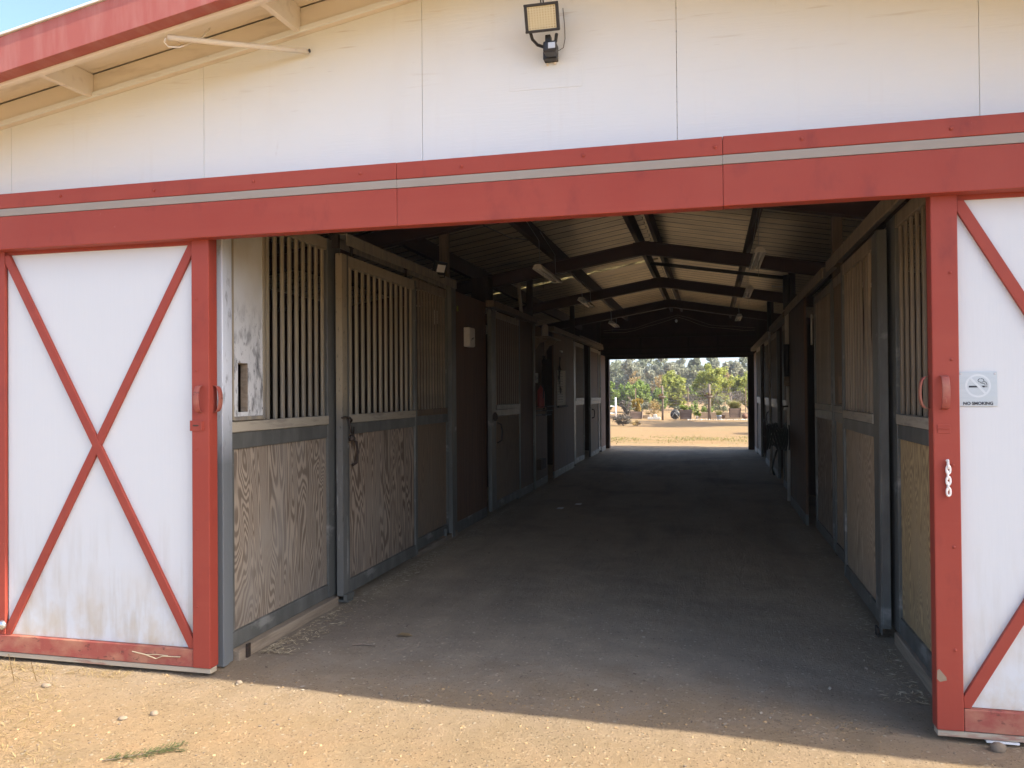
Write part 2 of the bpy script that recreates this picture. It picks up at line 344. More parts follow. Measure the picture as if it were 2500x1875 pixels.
# ------------------------------------------------------------------ mesh helpers
ORG = {}
class MB:
    def __init__(s): s.v = []; s.f = []; s.smooth = False
    def add(s, vs, fs):
        k = len(s.v); s.v += [tuple(p) for p in vs]; s.f += [tuple(i+k for i in f) for f in fs]; return s
    def box(s, x0, x1, y0, y1, z0, z1):
        x0, x1 = min(x0, x1), max(x0, x1)
        return s.hexa([(x0,y0,z0),(x1,y0,z0),(x1,y1,z0),(x0,y1,z0),(x0,y0,z1),(x1,y0,z1),(x1,y1,z1),(x0,y1,z1)])
    def hexa(s, p):
        return s.add(p, [(3,2,1,0),(4,5,6,7),(0,1,5,4),(1,2,6,5),(2,3,7,6),(3,0,4,7)])
    def prism_xz(s, poly, y0, y1):
        n = len(poly); a = sum(poly[i][0]*poly[(i+1)%n][1]-poly[(i+1)%n][0]*poly[i][1] for i in range(n))
        if a < 0: poly = poly[::-1]
        vs = [(x,y0,z) for x,z in poly]+[(x,y1,z) for x,z in poly]
        return s.add(vs, [tuple(range(n)), tuple(range(2*n-1,n-1,-1))]+[(i,i+n,(i+1)%n+n,(i+1)%n) for i in range(n)])
    def prism_yz(s, poly, x0, x1):
        n = len(poly)
        vs = [(x0,y,z) for y,z in poly]+[(x1,y,z) for y,z in poly]
        return s.add(vs, [tuple(range(n-1,-1,-1)), tuple(range(n,2*n))]+[(i,(i+1)%n,(i+1)%n+n,i+n) for i in range(n)])
    def tube(s, pts, r, n=6, closed=False, cap=True):
        P = [Vector(p) for p in pts]; m = len(P); rs = r if isinstance(r,(list,tuple)) else [r]*m
        k = len(s.v); prev = None
        for i,p in enumerate(P):
            if closed: d = P[(i+1)%m]-P[i-1]
            else: d = P[min(i+1,m-1)]-P[max(i-1,0)]
            d.normalize()
            if prev is None:
                a = Vector((0,0,1)) if abs(d.z) < .9 else Vector((1,0,0)); u = d.cross(a).normalized()
            else:
                u = prev - d*prev.dot(d)
                u = u.normalized() if u.length > 1e-6 else d.orthogonal().normalized()
            prev = u; v = d.cross(u)
            for j in range(n):
                t = 2*math.pi*j/n; s.v.append(tuple(p+(u*math.cos(t)+v*math.sin(t))*rs[i]))
        for i in range(m if closed else m-1):
            for j in range(n):
                a0 = k+i*n; b0 = k+((i+1)%m)*n
                s.f.append((a0+j,a0+(j+1)%n,b0+(j+1)%n,b0+j))
        if cap and not closed:
            s.f.append(tuple(k+j for j in range(n-1,-1,-1))); s.f.append(tuple(k+(m-1)*n+j for j in range(n)))
        return s
    def lathe(s, prof, c, n=14, axis='z'):
        k = len(s.v); m = len(prof)
        for r,h in prof:
            for j in range(n):
                t = 2*math.pi*j/n; a, b2 = r*math.cos(t), r*math.sin(t)
                q = (a,b2,h) if axis == 'z' else ((h,a,b2) if axis == 'x' else (a,h,b2))
                s.v.append((c[0]+q[0],c[1]+q[1],c[2]+q[2]))
        for i in range(m-1):
            for j in range(n): s.f.append((k+i*n+j,k+i*n+(j+1)%n,k+(i+1)*n+(j+1)%n,k+(i+1)*n+j))
        s.f.append(tuple(k+j for j in range(n-1,-1,-1))); s.f.append(tuple(k+(m-1)*n+j for j in range(n)))
        return s
    def blob(s, c, r, rnd, nu=7, nv=5, jit=0.25):
        k = len(s.v); rx, ry, rz = r if isinstance(r,(tuple,list)) else (r,r,r)
        s.v.append((c[0],c[1],c[2]+rz))
        for i in range(1,nv):
            ph = math.pi*i/nv
            for j in range(nu):
                t = 2*math.pi*(j+.5*(i%2))/nu; q = 1+rnd.uniform(-jit,jit)
                s.v.append((c[0]+rx*q*math.sin(ph)*math.cos(t), c[1]+ry*q*math.sin(ph)*math.sin(t), c[2]+rz*q*math.cos(ph)))
        s.v.append((c[0],c[1],c[2]-rz)); last = len(s.v)-1
        for j in range(nu): s.f.append((k,k+1+j,k+1+(j+1)%nu))
        for i in range(nv-2):
            for j in range(nu):
                a = k+1+i*nu; s.f.append((a+j,a+nu+j,a+nu+(j+1)%nu,a+(j+1)%nu))
        a = k+1+(nv-2)*nu
        for j in range(nu): s.f.append((a+j,last,a+(j+1)%nu))
        return s
    def leaf(s, c, d, wdir, L, W):
        c = Vector(c); d = d*L; q = wdir*W
        return s.add([c-d*.5, c+q*.5, c+d*.5, c-q*.5], [(0,1,2,3)])
    def build(s, name, mat, parent=None, bev=0.0, smooth=False, kind=None):
        o0 = Vector((0,0,0)) if parent is None else ORG.get(parent.name, Vector((0,0,0)))
        me = bpy.data.meshes.new(name); me.from_pydata([(v[0]-o0.x,v[1]-o0.y,v[2]-o0.z) for v in s.v], [], s.f); me.update()
        o = bpy.data.objects.new(name, me); C.objects.link(o)
        me.materials.append(MT[mat])
        if parent is not None: o.parent = parent
        ORG[o.name] = o0
        if bev:
            b = o.modifiers.new('bevel','BEVEL'); b.width = bev; b.segments = 2; b.limit_method = 'ANGLE'; b.angle_limit = 0.6
        if smooth:
            for p in me.polygons: p.use_smooth = True
        if kind: o['kind'] = kind
        return o

def thing(name, label, cat, loc=(0,0,0), group=None):
    o = bpy.data.objects.new(name, None); C.objects.link(o); o.location = loc; o.empty_display_size = 0.1
    o['label'] = label; o['category'] = cat
    if group: o['group'] = group
    ORG[o.name] = Vector(loc); return o
def tag(o, label, cat, group=None):
    o['label'] = label; o['category'] = cat
    if group: o['group'] = group
    return o
def part(name, mat, parent, boxes, bev=0.002):
    m = MB()
    for b in boxes: m.box(*b)
    return m.build(name, mat, parent, bev)
def dup(o, parent, off):
    c = o.copy(); C.objects.link(c); c.parent = parent; c.location = o.location+Vector(off); ORG[c.name] = ORG.get(o.name, Vector((0,0,0)))
    return c
def struct(o): o['kind'] = 'structure'; return o

# ------------------------------------------------------------------ ground
def axis_vals(segs):
    out = []
    for a, b, n in segs:
        out += [a+(b-a)*i/n for i in range(n)]
    out.append(segs[-1][1]); return out
def ground_z(x, y):
    p = Vector((x, y, 0))
    z = 0.012*noise.noise(p*0.9)+0.006*noise.noise(p*3.1)
    if -3 < y < 6: z += 0.004*noise.noise(p*11)*(1 if y < 0.2 else .5)+0.006*noise.noise(p*5.3)
    if y > 15: z += 0.02*noise.noise(p*0.5)*min(1, (y-15)/4)
    edge = min(abs(abs(x)-1.9), 1)
    return z - 0.012
xs = axis_vals([(-320,-60,6),(-60,-14,10),(-14,-5,16),(-5,3.6,150),(3.6,12,14),(12,60,10),(60,320,6)])
ys = axis_vals([(-120,-12,8),(-12,-2.6,14),(-2.6,3.4,110),(3.4,20,90),(20,48,70),(48,110,20),(110,520,10)])
gm = MB()
for y in ys:
    for x in xs: gm.v.append((x, y, ground_z(x, y)))
nx = len(xs)
for j in range(len(ys)-1):
    for i in range(nx-1): gm.f.append((j*nx+i, j*nx+i+1, (j+1)*nx+i+1, (j+1)*nx+i))
struct(gm.build('ground', 'dirt', smooth=True))

# ------------------------------------------------------------------ barn shell
SL = 0.172
HW = 5.6          # half width
LEN = 18.31
def rz(z0, x): return z0 - SL*abs(x)
barn = thing('barn', 'long white horse barn with red trim and an open centre aisle', 'barn', (0, 0, 0))
seams = [-5.6, -4.63, -3.287, -1.946, -0.617, 0.72, 2.075, 3.42, 4.76, 5.6]
for a, b in zip(seams[:-1], seams[1:]):
    a2, b2 = a+0.0012, b-0.0012
    inner = (b > -1.9 and a < 1.9)
    zb = 2.47 if inner else 0.03
    top = [(b2, rz(3.90, b2))]
    if a < 0 < b: top.append((0, 3.90))
    top.append((a2, rz(3.90, a2)))
    MB().prism_xz([(a2, zb), (b2, zb)]+top, 0.0, 0.016).build('siding_panel', 'white', barn, 0.0006)
# painted-over cover plate under the floodlight
MB().prism_xz([(-0.137,3.119),(0.248,3.111),(0.249,3.248),(-0.136,3.260)], -0.0025, -0.0004).build('cover_plate', 'white', barn, 0.001)
# framing behind the siding
part('door_header', 'wood_dark', barn, [(-1.9,1.9,0.03,0.16,2.47,2.74)])
for s in (-1, 1):
    part('door_jamb', 'galv', barn, [(s*1.885,s*1.97,0.02,0.12,0.0,2.47)])
# gable trim (ledger) with the lookouts on it, soffit boards, rake fascia
for s in (-1, 1):
    cuts = [0.0, 1.32, 2.66, 3.99, 5.32, 5.9]
    MB().prism_xz([(0,3.769),(s*5.9,rz(3.769,5.9)),(s*5.9,rz(3.906,5.9)),(0,3.906)], -0.042, -0.001).build('ledger_board', 'soffit', barn, 0.003)
    MB().prism_xz([(0,3.7675),(s*5.9,rz(3.7675,5.9)),(s*5.9,rz(3.797,5.9)),(0,3.797)], -0.056, -0.0425).build('ledger_highlight', 'white', barn, 0.003)  # added white strip paints the highlight along the ledger's bottom edge
    for c0, c1 in ((0.0, 2.05), (2.054, 4.0), (4.004, 5.9)):
        ya = -0.505 - (0.040*c0 if s > 0 else 0); yb = -0.505 - (0.040*c1 if s > 0 else 0)  # right overhang skewed outward, out of view, to shape the ground shadow edge
        z0a, z0b = rz(3.9095, c0), rz(3.9095, c1)
        p = [(s*c0, ya, z0a),(s*c1, yb, z0b),(s*c1, -0.046, z0b),(s*c0, -0.046, z0a)]
        if s < 0: p = [p[1], p[0], p[3], p[2]]
        MB().hexa(p+[(q[0], q[1], q[2]+0.014) for q in p]).build('soffit_board', 'soffit', barn, 0.001)
    m = MB()
    for (d0, d1, zlo, zhi, mt, nm) in ((0.50, 0.585, 3.738, 3.930, 'red_pale', 'rake_fascia'), (0.468, 0.499, 3.722, 3.90, 'soffit', 'soffit_trim'), (0.455, 0.596, 3.932, 3.946, 'white', 'roof_edge')):
        k = 0.040*5.9 if s > 0 else 0
        p = [(0,-d1,zlo),(s*5.9,-d1-k,rz(zlo,5.9)),(s*5.9,-d0-k,rz(zlo,5.9)),(0,-d0,zlo)]
        q = [(0,-d1,zhi),(s*5.9,-d1-k,rz(zhi,5.9)),(s*5.9,-d0-k,rz(zhi,5.9)),(0,-d0,zhi)]
        if s < 0: p = [p[1],p[0],p[3],p[2]]; q = [q[1],q[0],q[3],q[2]]
        MB().hexa(p+q).build(nm, mt, barn, 0.003)
    for x in (0.03, 1.325, 2.673, 4.02, 5.35):
        y1 = -0.466 - (0.040*x if s > 0 else 0)
        MB().prism_yz([(y1, rz(3.760,x)),(-0.044, rz(3.773,x)),(-0.044, rz(3.909,x)),(y1, rz(3.909,x))], s*x-0.018, s*x+0.018).build('lookout', 'soffit', barn, 0.003)
# sliding-door track cover: hood, grey strip, box in three lengths each, screws
for i, (a, b, dz) in enumerate(((-6.2,-0.691,0.0),(-0.690,0.933,-0.0008),(0.934,6.2,0.0005))):
    t = part('track_cover', 'red', barn, [(a,b,-0.190,-0.110,2.412+dz,2.606+dz)], 0.004)
    MB().prism_yz([(-0.194,2.652+dz),(-0.004,2.652+dz),(-0.004,2.752+dz),(-0.194,2.738+dz)], a, b).build('track_hood', 'red', t, 0.004)
    MB().prism_yz([(-0.189,2.608+dz),(-0.008,2.608+dz),(-0.008,2.650+dz),(-0.192,2.650+dz)], a, b).build('track_strip', 'grey_strip', t, 0.001)
    x = a+0.35
    while x < b:
        if abs(x) < 4: MB().lathe([(0.009,0.0),(0.009,-0.004),(0.004,-0.007)], (x,-0.1945,2.698+0.008*RND.uniform(-1,1)), 8, 'y').build('screw', 'red', t)
        x += 0.62
# outer side walls and back wall
for s in (-1, 1):
    part('side_wall', 'wood_dark', barn, [(s*5.55,s*5.6,0.02,LEN,0.0,2.92)], 0)
ew = []
MB().prism_xz([(-5.6,0),(-1.83,0),(-1.83,2.436),(1.83,2.436),(1.83,0),(5.6,0),(5.6,rz(3.88,5.6)),(0,3.88),(-5.6,rz(3.88,5.6))], LEN, LEN+0.03).build('end_wall', 'primer', barn)
for z0, z1, d in ((2.44,2.50,0.06),(2.56,2.60,0.05),(2.70,2.75,0.07),(3.02,3.10,0.09)):
    part('end_wall_rail', 'wood_dark', barn, [(-2.1,2.1,LEN-d,LEN-0.002,z0,z1)])
for s in (-1, 1):
    part('end_jamb', 'wood_dark', barn, [(s*1.83,s*2.10,LEN-0.24,LEN-0.002,0,2.436)])
for x in (-1.0, 0.28, 1.05): part('end_wall_stud', 'wood_dark', barn, [(x,x+0.05,LEN-0.045,LEN-0.002,2.605,3.018)])
# roof sheets (corrugated), a stained translucent one among them
SW = 0.968
for s in (-1, 1):
    for k in range(20):
        y0 = -0.50+k*SW
        m = MB(); prof = []
        nr = 3; pw = SW/nr
        for r in range(nr):
            b = y0+r*pw
            prof += [(b,0),(b+pw*.36,0),(b+pw*.375,0.006),(b+pw*.40,0.006),(b+pw*.415,0),(b+pw*.90,0),(b+pw*.915,0.035),(b+pw*.975,0.035)]
        prof.append((y0+SW,0))
        if s < 0 and k == 11: prof = [(y0,0),(10.52,0)]
        dz = 0.0
        for (y,h) in prof: m.v.append((s*0.02, y, rz(3.935+h+dz,0.02)))
        for (y,h) in prof: m.v.append((s*6.0, y, rz(3.935+h+dz,6.0)))
        n = len(prof)
        for i in range(n-1):
            m.f.append((i,i+1,n+i+1,n+i) if s > 0 else (i+1,i,n+i,n+i+1))
        ob = m.build('roof_sheet', 'sheet', barn)
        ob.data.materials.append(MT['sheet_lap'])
        for pi, pol in enumerate(ob.data.polygons):      # dark colour on the lap ribs paints in shadow lines and grime
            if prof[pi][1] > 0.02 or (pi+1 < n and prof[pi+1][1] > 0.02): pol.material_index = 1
        if s < 0 and k == 11:
            for (ya, yb, mt, nm) in ((10.52,10.72,'fibreglass','skylight_sheet'),(10.72,y0+SW,'sheet','roof_sheet')):
                MB().add([(-0.02,ya,rz(3.935,.02)),(-0.02,yb,rz(3.935,.02)),(-6,yb,rz(3.935,6)),(-6,ya,rz(3.935,6))],[(0,1,2,3)]).build(nm, mt, barn)
MB().prism_xz([(-0.2,rz(3.972,0.2)),(0,3.985),(0.2,rz(3.972,0.2)),(0.2,rz(3.976,.2)),(0,3.992),(-0.2,rz(3.976,.2))], -0.5, 18.85).build('ridge_cap', 'sheet', barn)
for x in (-5.2,-3.9,-2.6,-1.33,-0.13,0.13,1.40,2.65,3.9,5.2):
    z = 3.925-SL*abs(x)
    a = SL if x < 0 else -SL
    h = 0.028
    MB().prism_xz([(x-h,z-0.21-a*0.03),(x+h,z-0.21+a*0.03),(x+h,z+a*h-0.002),(x-h,z-a*h-0.002)], 0.06, 18.25).build('purlin', 'primer', barn, 0.002)
for yb in (3.66, 7.32, 10.98, 14.64):
    for s in (-1, 1):
        m = MB()
        for (zl,zh,hy) in ((3.46,3.472,0.06),(3.472,3.628,0.012),(3.628,3.64,0.06)):
            m.prism_xz([(s*0.004,zl),(s*5.55,rz(zl,5.55)),(s*5.55,rz(zh,5.55)),(s*0.004,zh)], yb-hy, yb+hy)
        m.build('rafter', 'primer', barn)
    part('rafter_joint_plate', 'primer', barn, [(-0.16,0.16,yb-0.075,yb-0.061,3.44,3.62)])
for s, ysp in ((-1,(4.32,8.62,12.75,16.9)),(1,(4.04,8.38,12.56,16.6))):
    for y in ysp:
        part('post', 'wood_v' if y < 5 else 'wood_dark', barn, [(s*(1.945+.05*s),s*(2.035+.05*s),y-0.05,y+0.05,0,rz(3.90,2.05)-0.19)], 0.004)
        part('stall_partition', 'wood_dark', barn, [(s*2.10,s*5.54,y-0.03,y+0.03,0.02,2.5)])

# ------------------------------------------------------------------ big sliding doors
def sliding_door(s, label):
    X = lambda u: s*(1.83+u)
    d = thing('sliding_barn_door', label, 'barn door', (s*1.83, -0.1, 0))
    W2 = 2.86
    part('edge_stile', 'red', d, [(X(0),X(0.11),-0.132,-0.052,0.036,2.47)], 0.005)
    part('middle_stile', 'red', d, [(X(1.383),X(1.43),-0.124,-0.101,0.137,2.47)], 0.003)
    part('far_stile', 'red', d, [(X(2.75),X(W2),-0.132,-0.052,0.036,2.47)], 0.005)
    part('bottom_rail', 'red_dusty', d, [(X(0.112),X(2.748),-0.126,-0.074,0.036,0.135)], 0.004)
    part('top_rail', 'red', d, [(X(0.112),X(2.748),-0.1085,-0.101,2.392,2.43)], 0.002)
    part('bottom_strip', 'raw_strip', d, [(X(0.004),X(W2-.004),-0.122,-0.060,0.006,0.033)], 0.003)
    for u0, u1 in ((0.112,1.381),(1.432,2.748)):
        part('door_panel', 'door_white', d, [(X(u0),X(u1),-0.100,-0.076,0.137,2.46)], 0)
        za, zb2, aw, bw = 0.137, 2.391, 0.050, 0.028
        for k in (0, 1):
            q = [(u0,za+aw),(u0,za),(u0+bw,za),(u1,zb2-aw),(u1,zb2),(u1-bw,zb2)]
            if k: q = [(u0+u1-a, b) for a, b in q]
            # slightly wavering painted edge
            pts = [(X(a), b) for a, b in q]
            dd = 0.0025*k
            MB().prism_xz(pts, -0.122+dd, -0.1005).build('brace', 'red', d, 0.002)
    # pulls: one on the face, one wrapped round the edge
    def pull(y, zc, u, out):
        m = MB(); pts = []
        for i in range(9):
            t = math.pi*i/8
            pts.append((X(u)+out[0]*s*0.042*math.sin(t)**0.6, y+out[1]*0.042*math.sin(t)**0.6, zc+0.075*math.cos(t)))
        k0 = len(pts)
        for (px,py,pz) in pts: pass
        wv = Vector((0.016,0,0)) if abs(out[1]) > .5 else Vector((0,0.016,0))
        tv = Vector((0,0.004*out[1],0)) if abs(out[1]) > .5 else Vector((0.004*s*out[0],0,0))
        vs = []
        for p in pts:
            p = Vector(p); vs += [p-wv-tv, p+wv-tv, p+wv+tv, p-wv+tv]
        fs = []
        for i in range(len(pts)-1):
            a = i*4; b = a+4
            for j in range(4): fs.append((a+j,a+(j+1)%4,b+(j+1)%4,b+j))
        m.add(vs, fs); m.build('pull_handle', 'red_dusty', d, 0.002, smooth=True)
    pull(-0.133, 1.527 if s < 0 else 1.535, 0.052 if s < 0 else 0.045, (0,-1))
    pull(-0.085, 1.527 if s < 0 else 1.535, 0.0, (-1,0))
    if s < 0:
        part('latch_plate', 'red', d, [(X(0.030),X(0.118),-0.138,-0.1325,1.350,1.408)], 0.002)
        part('latch_slot', 'iron', d, [(X(0.062),X(0.098),-0.1395,-0.1382,1.376,1.384)], 0)
        part('latch_tongue', 'red', d, [(X(0.036),X(0.046),-0.145,-0.1382,1.355,1.404)], 0.002)
        m = MB()
        m.lathe([(0.024,0),(0.030,-0.006),(0.022,-0.02)], (X(1.395), -0.126, 0.195), 12, 'y').build('eye_bolt', 'steel', d, smooth=True)
    else:
        part('latch_patch', 'red', d, [(X(0.018),X(0.07),-0.1345,-0.1325,1.352,1.392)], 0.001)
        part('latch_ridge', 'red', d, [(X(0.016),X(0.066),-0.138,-0.1346,1.372,1.378)], 0.001)
        MB().prism_xz([(X(.004),.30),(X(.002),.262),(X(.014),.250),(X(.042),.258),(X(.040),.272),(X(.030),.284),(X(.012),.306)], -0.1335, -0.1325).build('bare_patch', 'stone', d)
    for q in range(5):
        zq = 0.4+q*0.42
        MB().lathe([(0.007,0),(0.007,-0.003),(0.003,-0.005)], (X(0.078),-0.1325,zq+RND.uniform(-.03,.03)), 8, 'y').build('screw', 'red', d)
    return d
sliding_door(-1, 'white barn door with red cross bracing slid open left of the aisle')
rd = sliding_door(1, 'white barn door with red cross bracing slid open right of the aisle, behind the no smoking sign')
rd.rotation_euler = (0, 0.0, 0)

# ------------------------------------------------------------------ stall walls
WX = {-1: 1.87, 1: 1.97}            # wall planes left and right of the aisle
def YM(s, y): return y if s < 0 else 1.1*y+0.409      # the right wall's bays are a little wider and start further in
def wb(s, o0, o1, y0, y1, z0, z1):
    a, b = s*(WX[s]-o0), s*(WX[s]-o1)
    return (min(a,b), max(a,b), YM(s, y0), YM(s, y1), z0, z1)
def RW(*pts): return [(x+0.10, YM(1, y), z) for x, y, z in pts]

def bars(t, s, y0, y1, n, z0, z1, off, mat, wd=0.034, dp=0.024, bent=()):
    first = None
    for i in range(n):
        y = y0+(y1-y0)*(i+.5)/n
        if i in bent:
            m = MB(); k = 9; a = bent[i]
            for j in range(k):
                z = z0+(z1-z0)*j/(k-1); dy = a*math.exp(-((j/(k-1)-0.62)/0.26)**2)
                if j in (0,k-1): dy *= 0.2
                for q in ((off,-wd/2),(off,wd/2),(off-dp,wd/2),(off-dp,-wd/2)):
                    m.v.append((s*(WX[s]-q[0]), YM(s, y+q[1]+dy), z))
            for j in range(k-1):
                for q in range(4): m.f.append((j*4+q,j*4+(q+1)%4,j*4+4+(q+1)%4,j*4+4+q))
            m.build('bar', mat, t)
            continue
        if first is None:
            first = part('bar', mat, t, [wb(s, off-dp, off, y-wd/2, y+wd/2, z0, z1)], 0.004); fy = y
        else:
            dup(first, t, (0, YM(s, y)-YM(s, fy), 0))
    return first

def panel_unit(t, s, y0, y1, off, zt, kick, nb, bmat='tan', rail='tan_rail', frame='galv', zb=0.05, stile=(0.05,0.05), bent={}, upper=None, wd=0.034, bar_y=None, zmid=1.39):
    d = 0.05
    a, b = stile
    part('stile', frame, t, [wb(s, off-d, off, y0, y0+a, zb, zt)], 0.004)
    part('stile', frame, t, [wb(s, off-d, off, y1-b, y1, zb, zt)], 0.004)
    ya, yb = y0+a+0.001, y1-b-0.001
    part('top_rail', 'tan' if bmat == 'tan' else bmat, t, [wb(s, off-d, off-0.002, ya, yb, zt-0.085, zt)], 0.004)
    part('mid_rail', rail, t, [wb(s, off-d, off+0.006, ya, yb, zmid-0.062, zmid)], 0.004)
    part('lower_mid_rail', frame, t, [wb(s, off-d, off-0.003, ya, yb, zmid-0.150, zmid-0.064)], 0.003)
    part('bottom_rail', frame, t, [wb(s, off-d, off-0.003, ya, yb, zb, zb+0.10)], 0.003)
    part('kick_panel', kick, t, [wb(s, off-d+0.006, off-0.018, ya, yb, zb+0.101, zmid-0.151)], 0)
    if upper: part('upper_panel', upper, t, [wb(s, off-d+0.006, off-0.014, ya, yb, zmid+0.001, zt-0.086)], 0)
    if nb:
        by0, by1 = bar_y or (ya, yb)
        bars(t, s, by0, by1, nb, zmid+0.001, zt-0.086, off-0.010, bmat, wd, 0.018, bent)
    return t

def ply_wall(s, y0, y1, label, mat='ply_dark', zt=2.68, off=0.0, zb=0.0, pieces=None, foot=True):
    t = thing('plywood_wall', label, 'wall', (s*1.87, y0, 0))
    cuts = pieces or [y0, y1]
    for a, b in zip(cuts[:-1], cuts[1:]):
        part('plywood_sheet', mat, t, [wb(s, off-0.03, off, a+0.002, b-0.002, zb+(0.12 if foot else 0), zt)], 0.001)
    if foot: part('foot_rail', 'galv', t, [wb(s, off-0.03, off+0.004, y0, y1, zb, zb+0.118)], 0.003)
    return t

# left side, from the door inwards
t = thing('stall_front', 'barred stall front with a scuffed white feed door beside the left barn door', 'stall front', (-1.87, 0, 0), 'stall fronts along the aisle')
part('corner_post', 'galv_white', t, [wb(-1,-0.02,0.035,0.005,0.062,0.0,2.72), wb(-1,-0.02,0.022,0.064,0.122,0.0,2.72)], 0.004)
part('stile', 'galv', t, [wb(-1,-0.05,0.0,1.385,1.60,0.05,2.70)], 0.004)
part('stile', 'tan', t, [wb(-1,-0.05,-0.004,0.500,0.528,1.392,2.612)], 0.004)
part('top_rail', 'tan', t, [wb(-1,-0.05,-0.002,0.124,1.384,2.614,2.70)], 0.004)
part('mid_rail', 'tan_rail', t, [wb(-1,-0.05,0.008,0.124,1.384,1.326,1.390)], 0.004)
part('lower_mid_rail', 'galv', t, [wb(-1,-0.05,-0.003,0.124,1.384,1.226,1.324)], 0.003)
part('bottom_rail', 'galv', t, [wb(-1,-0.05,-0.003,0.124,1.384,0.055,0.15)], 0.003)
part('kick_stile', 'galv', t, [wb(-1,-0.05,-0.003,0.124,0.178,0.152,1.224)], 0.003)
part('kick_panel', 'ply_pale', t, [wb(-1,-0.044,-0.018,0.180,1.384,0.152,1.224)], 0)
fd = part('feed_door', 'feed_white', t, [wb(-1,-0.03,0.012,0.150,0.196,1.42,2.60), wb(-1,-0.03,0.012,0.296,0.470,1.42,2.60), wb(-1,-0.03,0.012,0.1965,0.2955,1.74,2.60), wb(-1,-0.03,0.012,0.1965,0.2955,1.42,1.445)], 0)
part('slot_rim', 'wood', fd, [wb(-1,-0.03,0.016,0.288,0.297,1.446,1.739), wb(-1,-0.03,0.016,0.197,0.287,1.732,1.739)], 0.003)
part('feed_door_frame', 'tan', fd, [wb(-1,-0.03,0.018,0.471,0.496,1.400,2.61), wb(-1,-0.03,0.018,0.136,0.149,1.400,2.61), wb(-1,-0.03,0.020,0.1495,0.4705,1.396,1.419)], 0.002)
bars(t, -1, 0.530, 1.385, 9, 1.391, 2.613, -0.010, 'tan', 0.032, 0.018)
part('base_board', 'wood', t, [wb(-1,-0.06,0.05,0.14,1.44,-0.03,0.052)], 0.006)
part('ground_stake', 'iron', t, [wb(-1,0.052,0.066,0.20,0.235,-0.03,0.075)], 0.002)

sd1 = thing('stall_door', 'tan barred sliding stall door with a hook latch, nearest on the left', 'stall door', (-1.8, 1.46, 0), 'sliding stall doors')
panel_unit(sd1, -1, 1.462, 3.058, 0.075, 2.600, 'ply_brown', 12, stile=(0.125,0.055), frame='galv', zb=0.045, wd=0.036)
part('stile_face', 'post_mix', sd1, [wb(-1,0.076,0.080,1.464,1.545,0.05,2.598)], 0.001)
part('stile_edge', 'post_mix', sd1, [wb(-1,0.030,0.0795,1.4585,1.4615,0.05,2.598)], 0)
m = MB()
m.tube([(-1.785,1.43,1.372),(-1.765,1.455,1.378),(-1.762,1.52,1.372),(-1.768,1.575,1.352),(-1.785,1.58,1.33)], 0.008, 6).build('latch_bolt', 'iron', sd1, smooth=True)
m = MB(); m.tube([(-1.776,1.525,1.37),(-1.766,1.535,1.31),(-1.764,1.55,1.26),(-1.77,1.60,1.24),(-1.766,1.60,1.30)], 0.007, 6).build('latch_hook', 'iron', sd1, smooth=True)
m = MB(); m.lathe([(0.002,-0.028),(0.026,-0.02),(0.028,0.0),(0.016,0.02),(0.003,0.024)], (-1.768,1.575,1.215), 10).build('latch_weight', 'iron', sd1, smooth=True)
m = MB(); m.tube([(-1.8,1.64,1.20),(-1.775,1.665,1.18),(-1.77,1.68,1.10),(-1.775,1.665,1.02),(-1.8,1.64,1.0)], 0.010, 6).build('pull_handle', 'wood_dark', sd1, smooth=True)
part('guide_bracket', 'galv', sd1, [wb(-1,0.082,0.112,1.45,1.58,0.02,0.062), wb(-1,0.03,0.112,1.47,1.56,0.0,0.019)], 0.003)
tk = thing('door_track', 'tan boxed door track above the nearest left stall door', 'door track', (-1.8, 1.5, 2.7), 'stall door tracks')
part('rail', 'tan', tk, [wb(-1,-0.02,0.105,1.50,4.20,2.742,2.752), wb(-1,0.095,0.105,1.50,4.20,2.665,2.741), wb(-1,-0.02,-0.01,1.50,4.20,2.665,2.741)], 0.002)
for y in (1.7, 2.85): MB().lathe([(0.03,-0.01),(0.03,0.01)], (-1.82,y,2.70), 12, 'x').build('roller', 'iron', tk)
for y in (1.7, 2.85): part('hanger', 'iron', tk, [wb(-1,0.045,0.053,y-0.02,y+0.02,2.602,2.69)], 0)
part('end_bracket', 'iron', tk, [wb(-1,-0.02,0.05,1.462,1.498,2.64,2.745)], 0.003)

t = thing('stall_front', 'close-barred stall front of brown plywood between first left door and grey post', 'stall front', (-1.87, 3.08, 0), 'stall fronts along the aisle')
panel_unit(t, -1, 3.09, 4.20, 0.0, 2.655, 'ply_plain', 12, bmat='tan_dark', rail='wood_v', wd=0.028, stile=(0.05,0.03))
part('base_board', 'wood', t, [wb(-1,-0.06,0.03,3.09,4.42,-0.03,0.048)], 0.006)
part('brace_foot', 'galv', t, [wb(-1,0.004,0.03,3.10,3.135,0.0,0.14), wb(-1,0.004,0.03,4.02,4.05,0.0,0.12)], 0.003)
t = thing('steel_post', 'grey galvanised post between barred stall and dark plywood on the left', 'post', (-1.87, 4.32, 0))
part('post_channel', 'galv', t, [wb(-1,-0.02,0.04,4.205,4.30,0,2.74)], 0.004)
part('post_flange', 'galv', t, [wb(-1,-0.02,0.016,4.302,4.445,0,2.72)], 0.004)

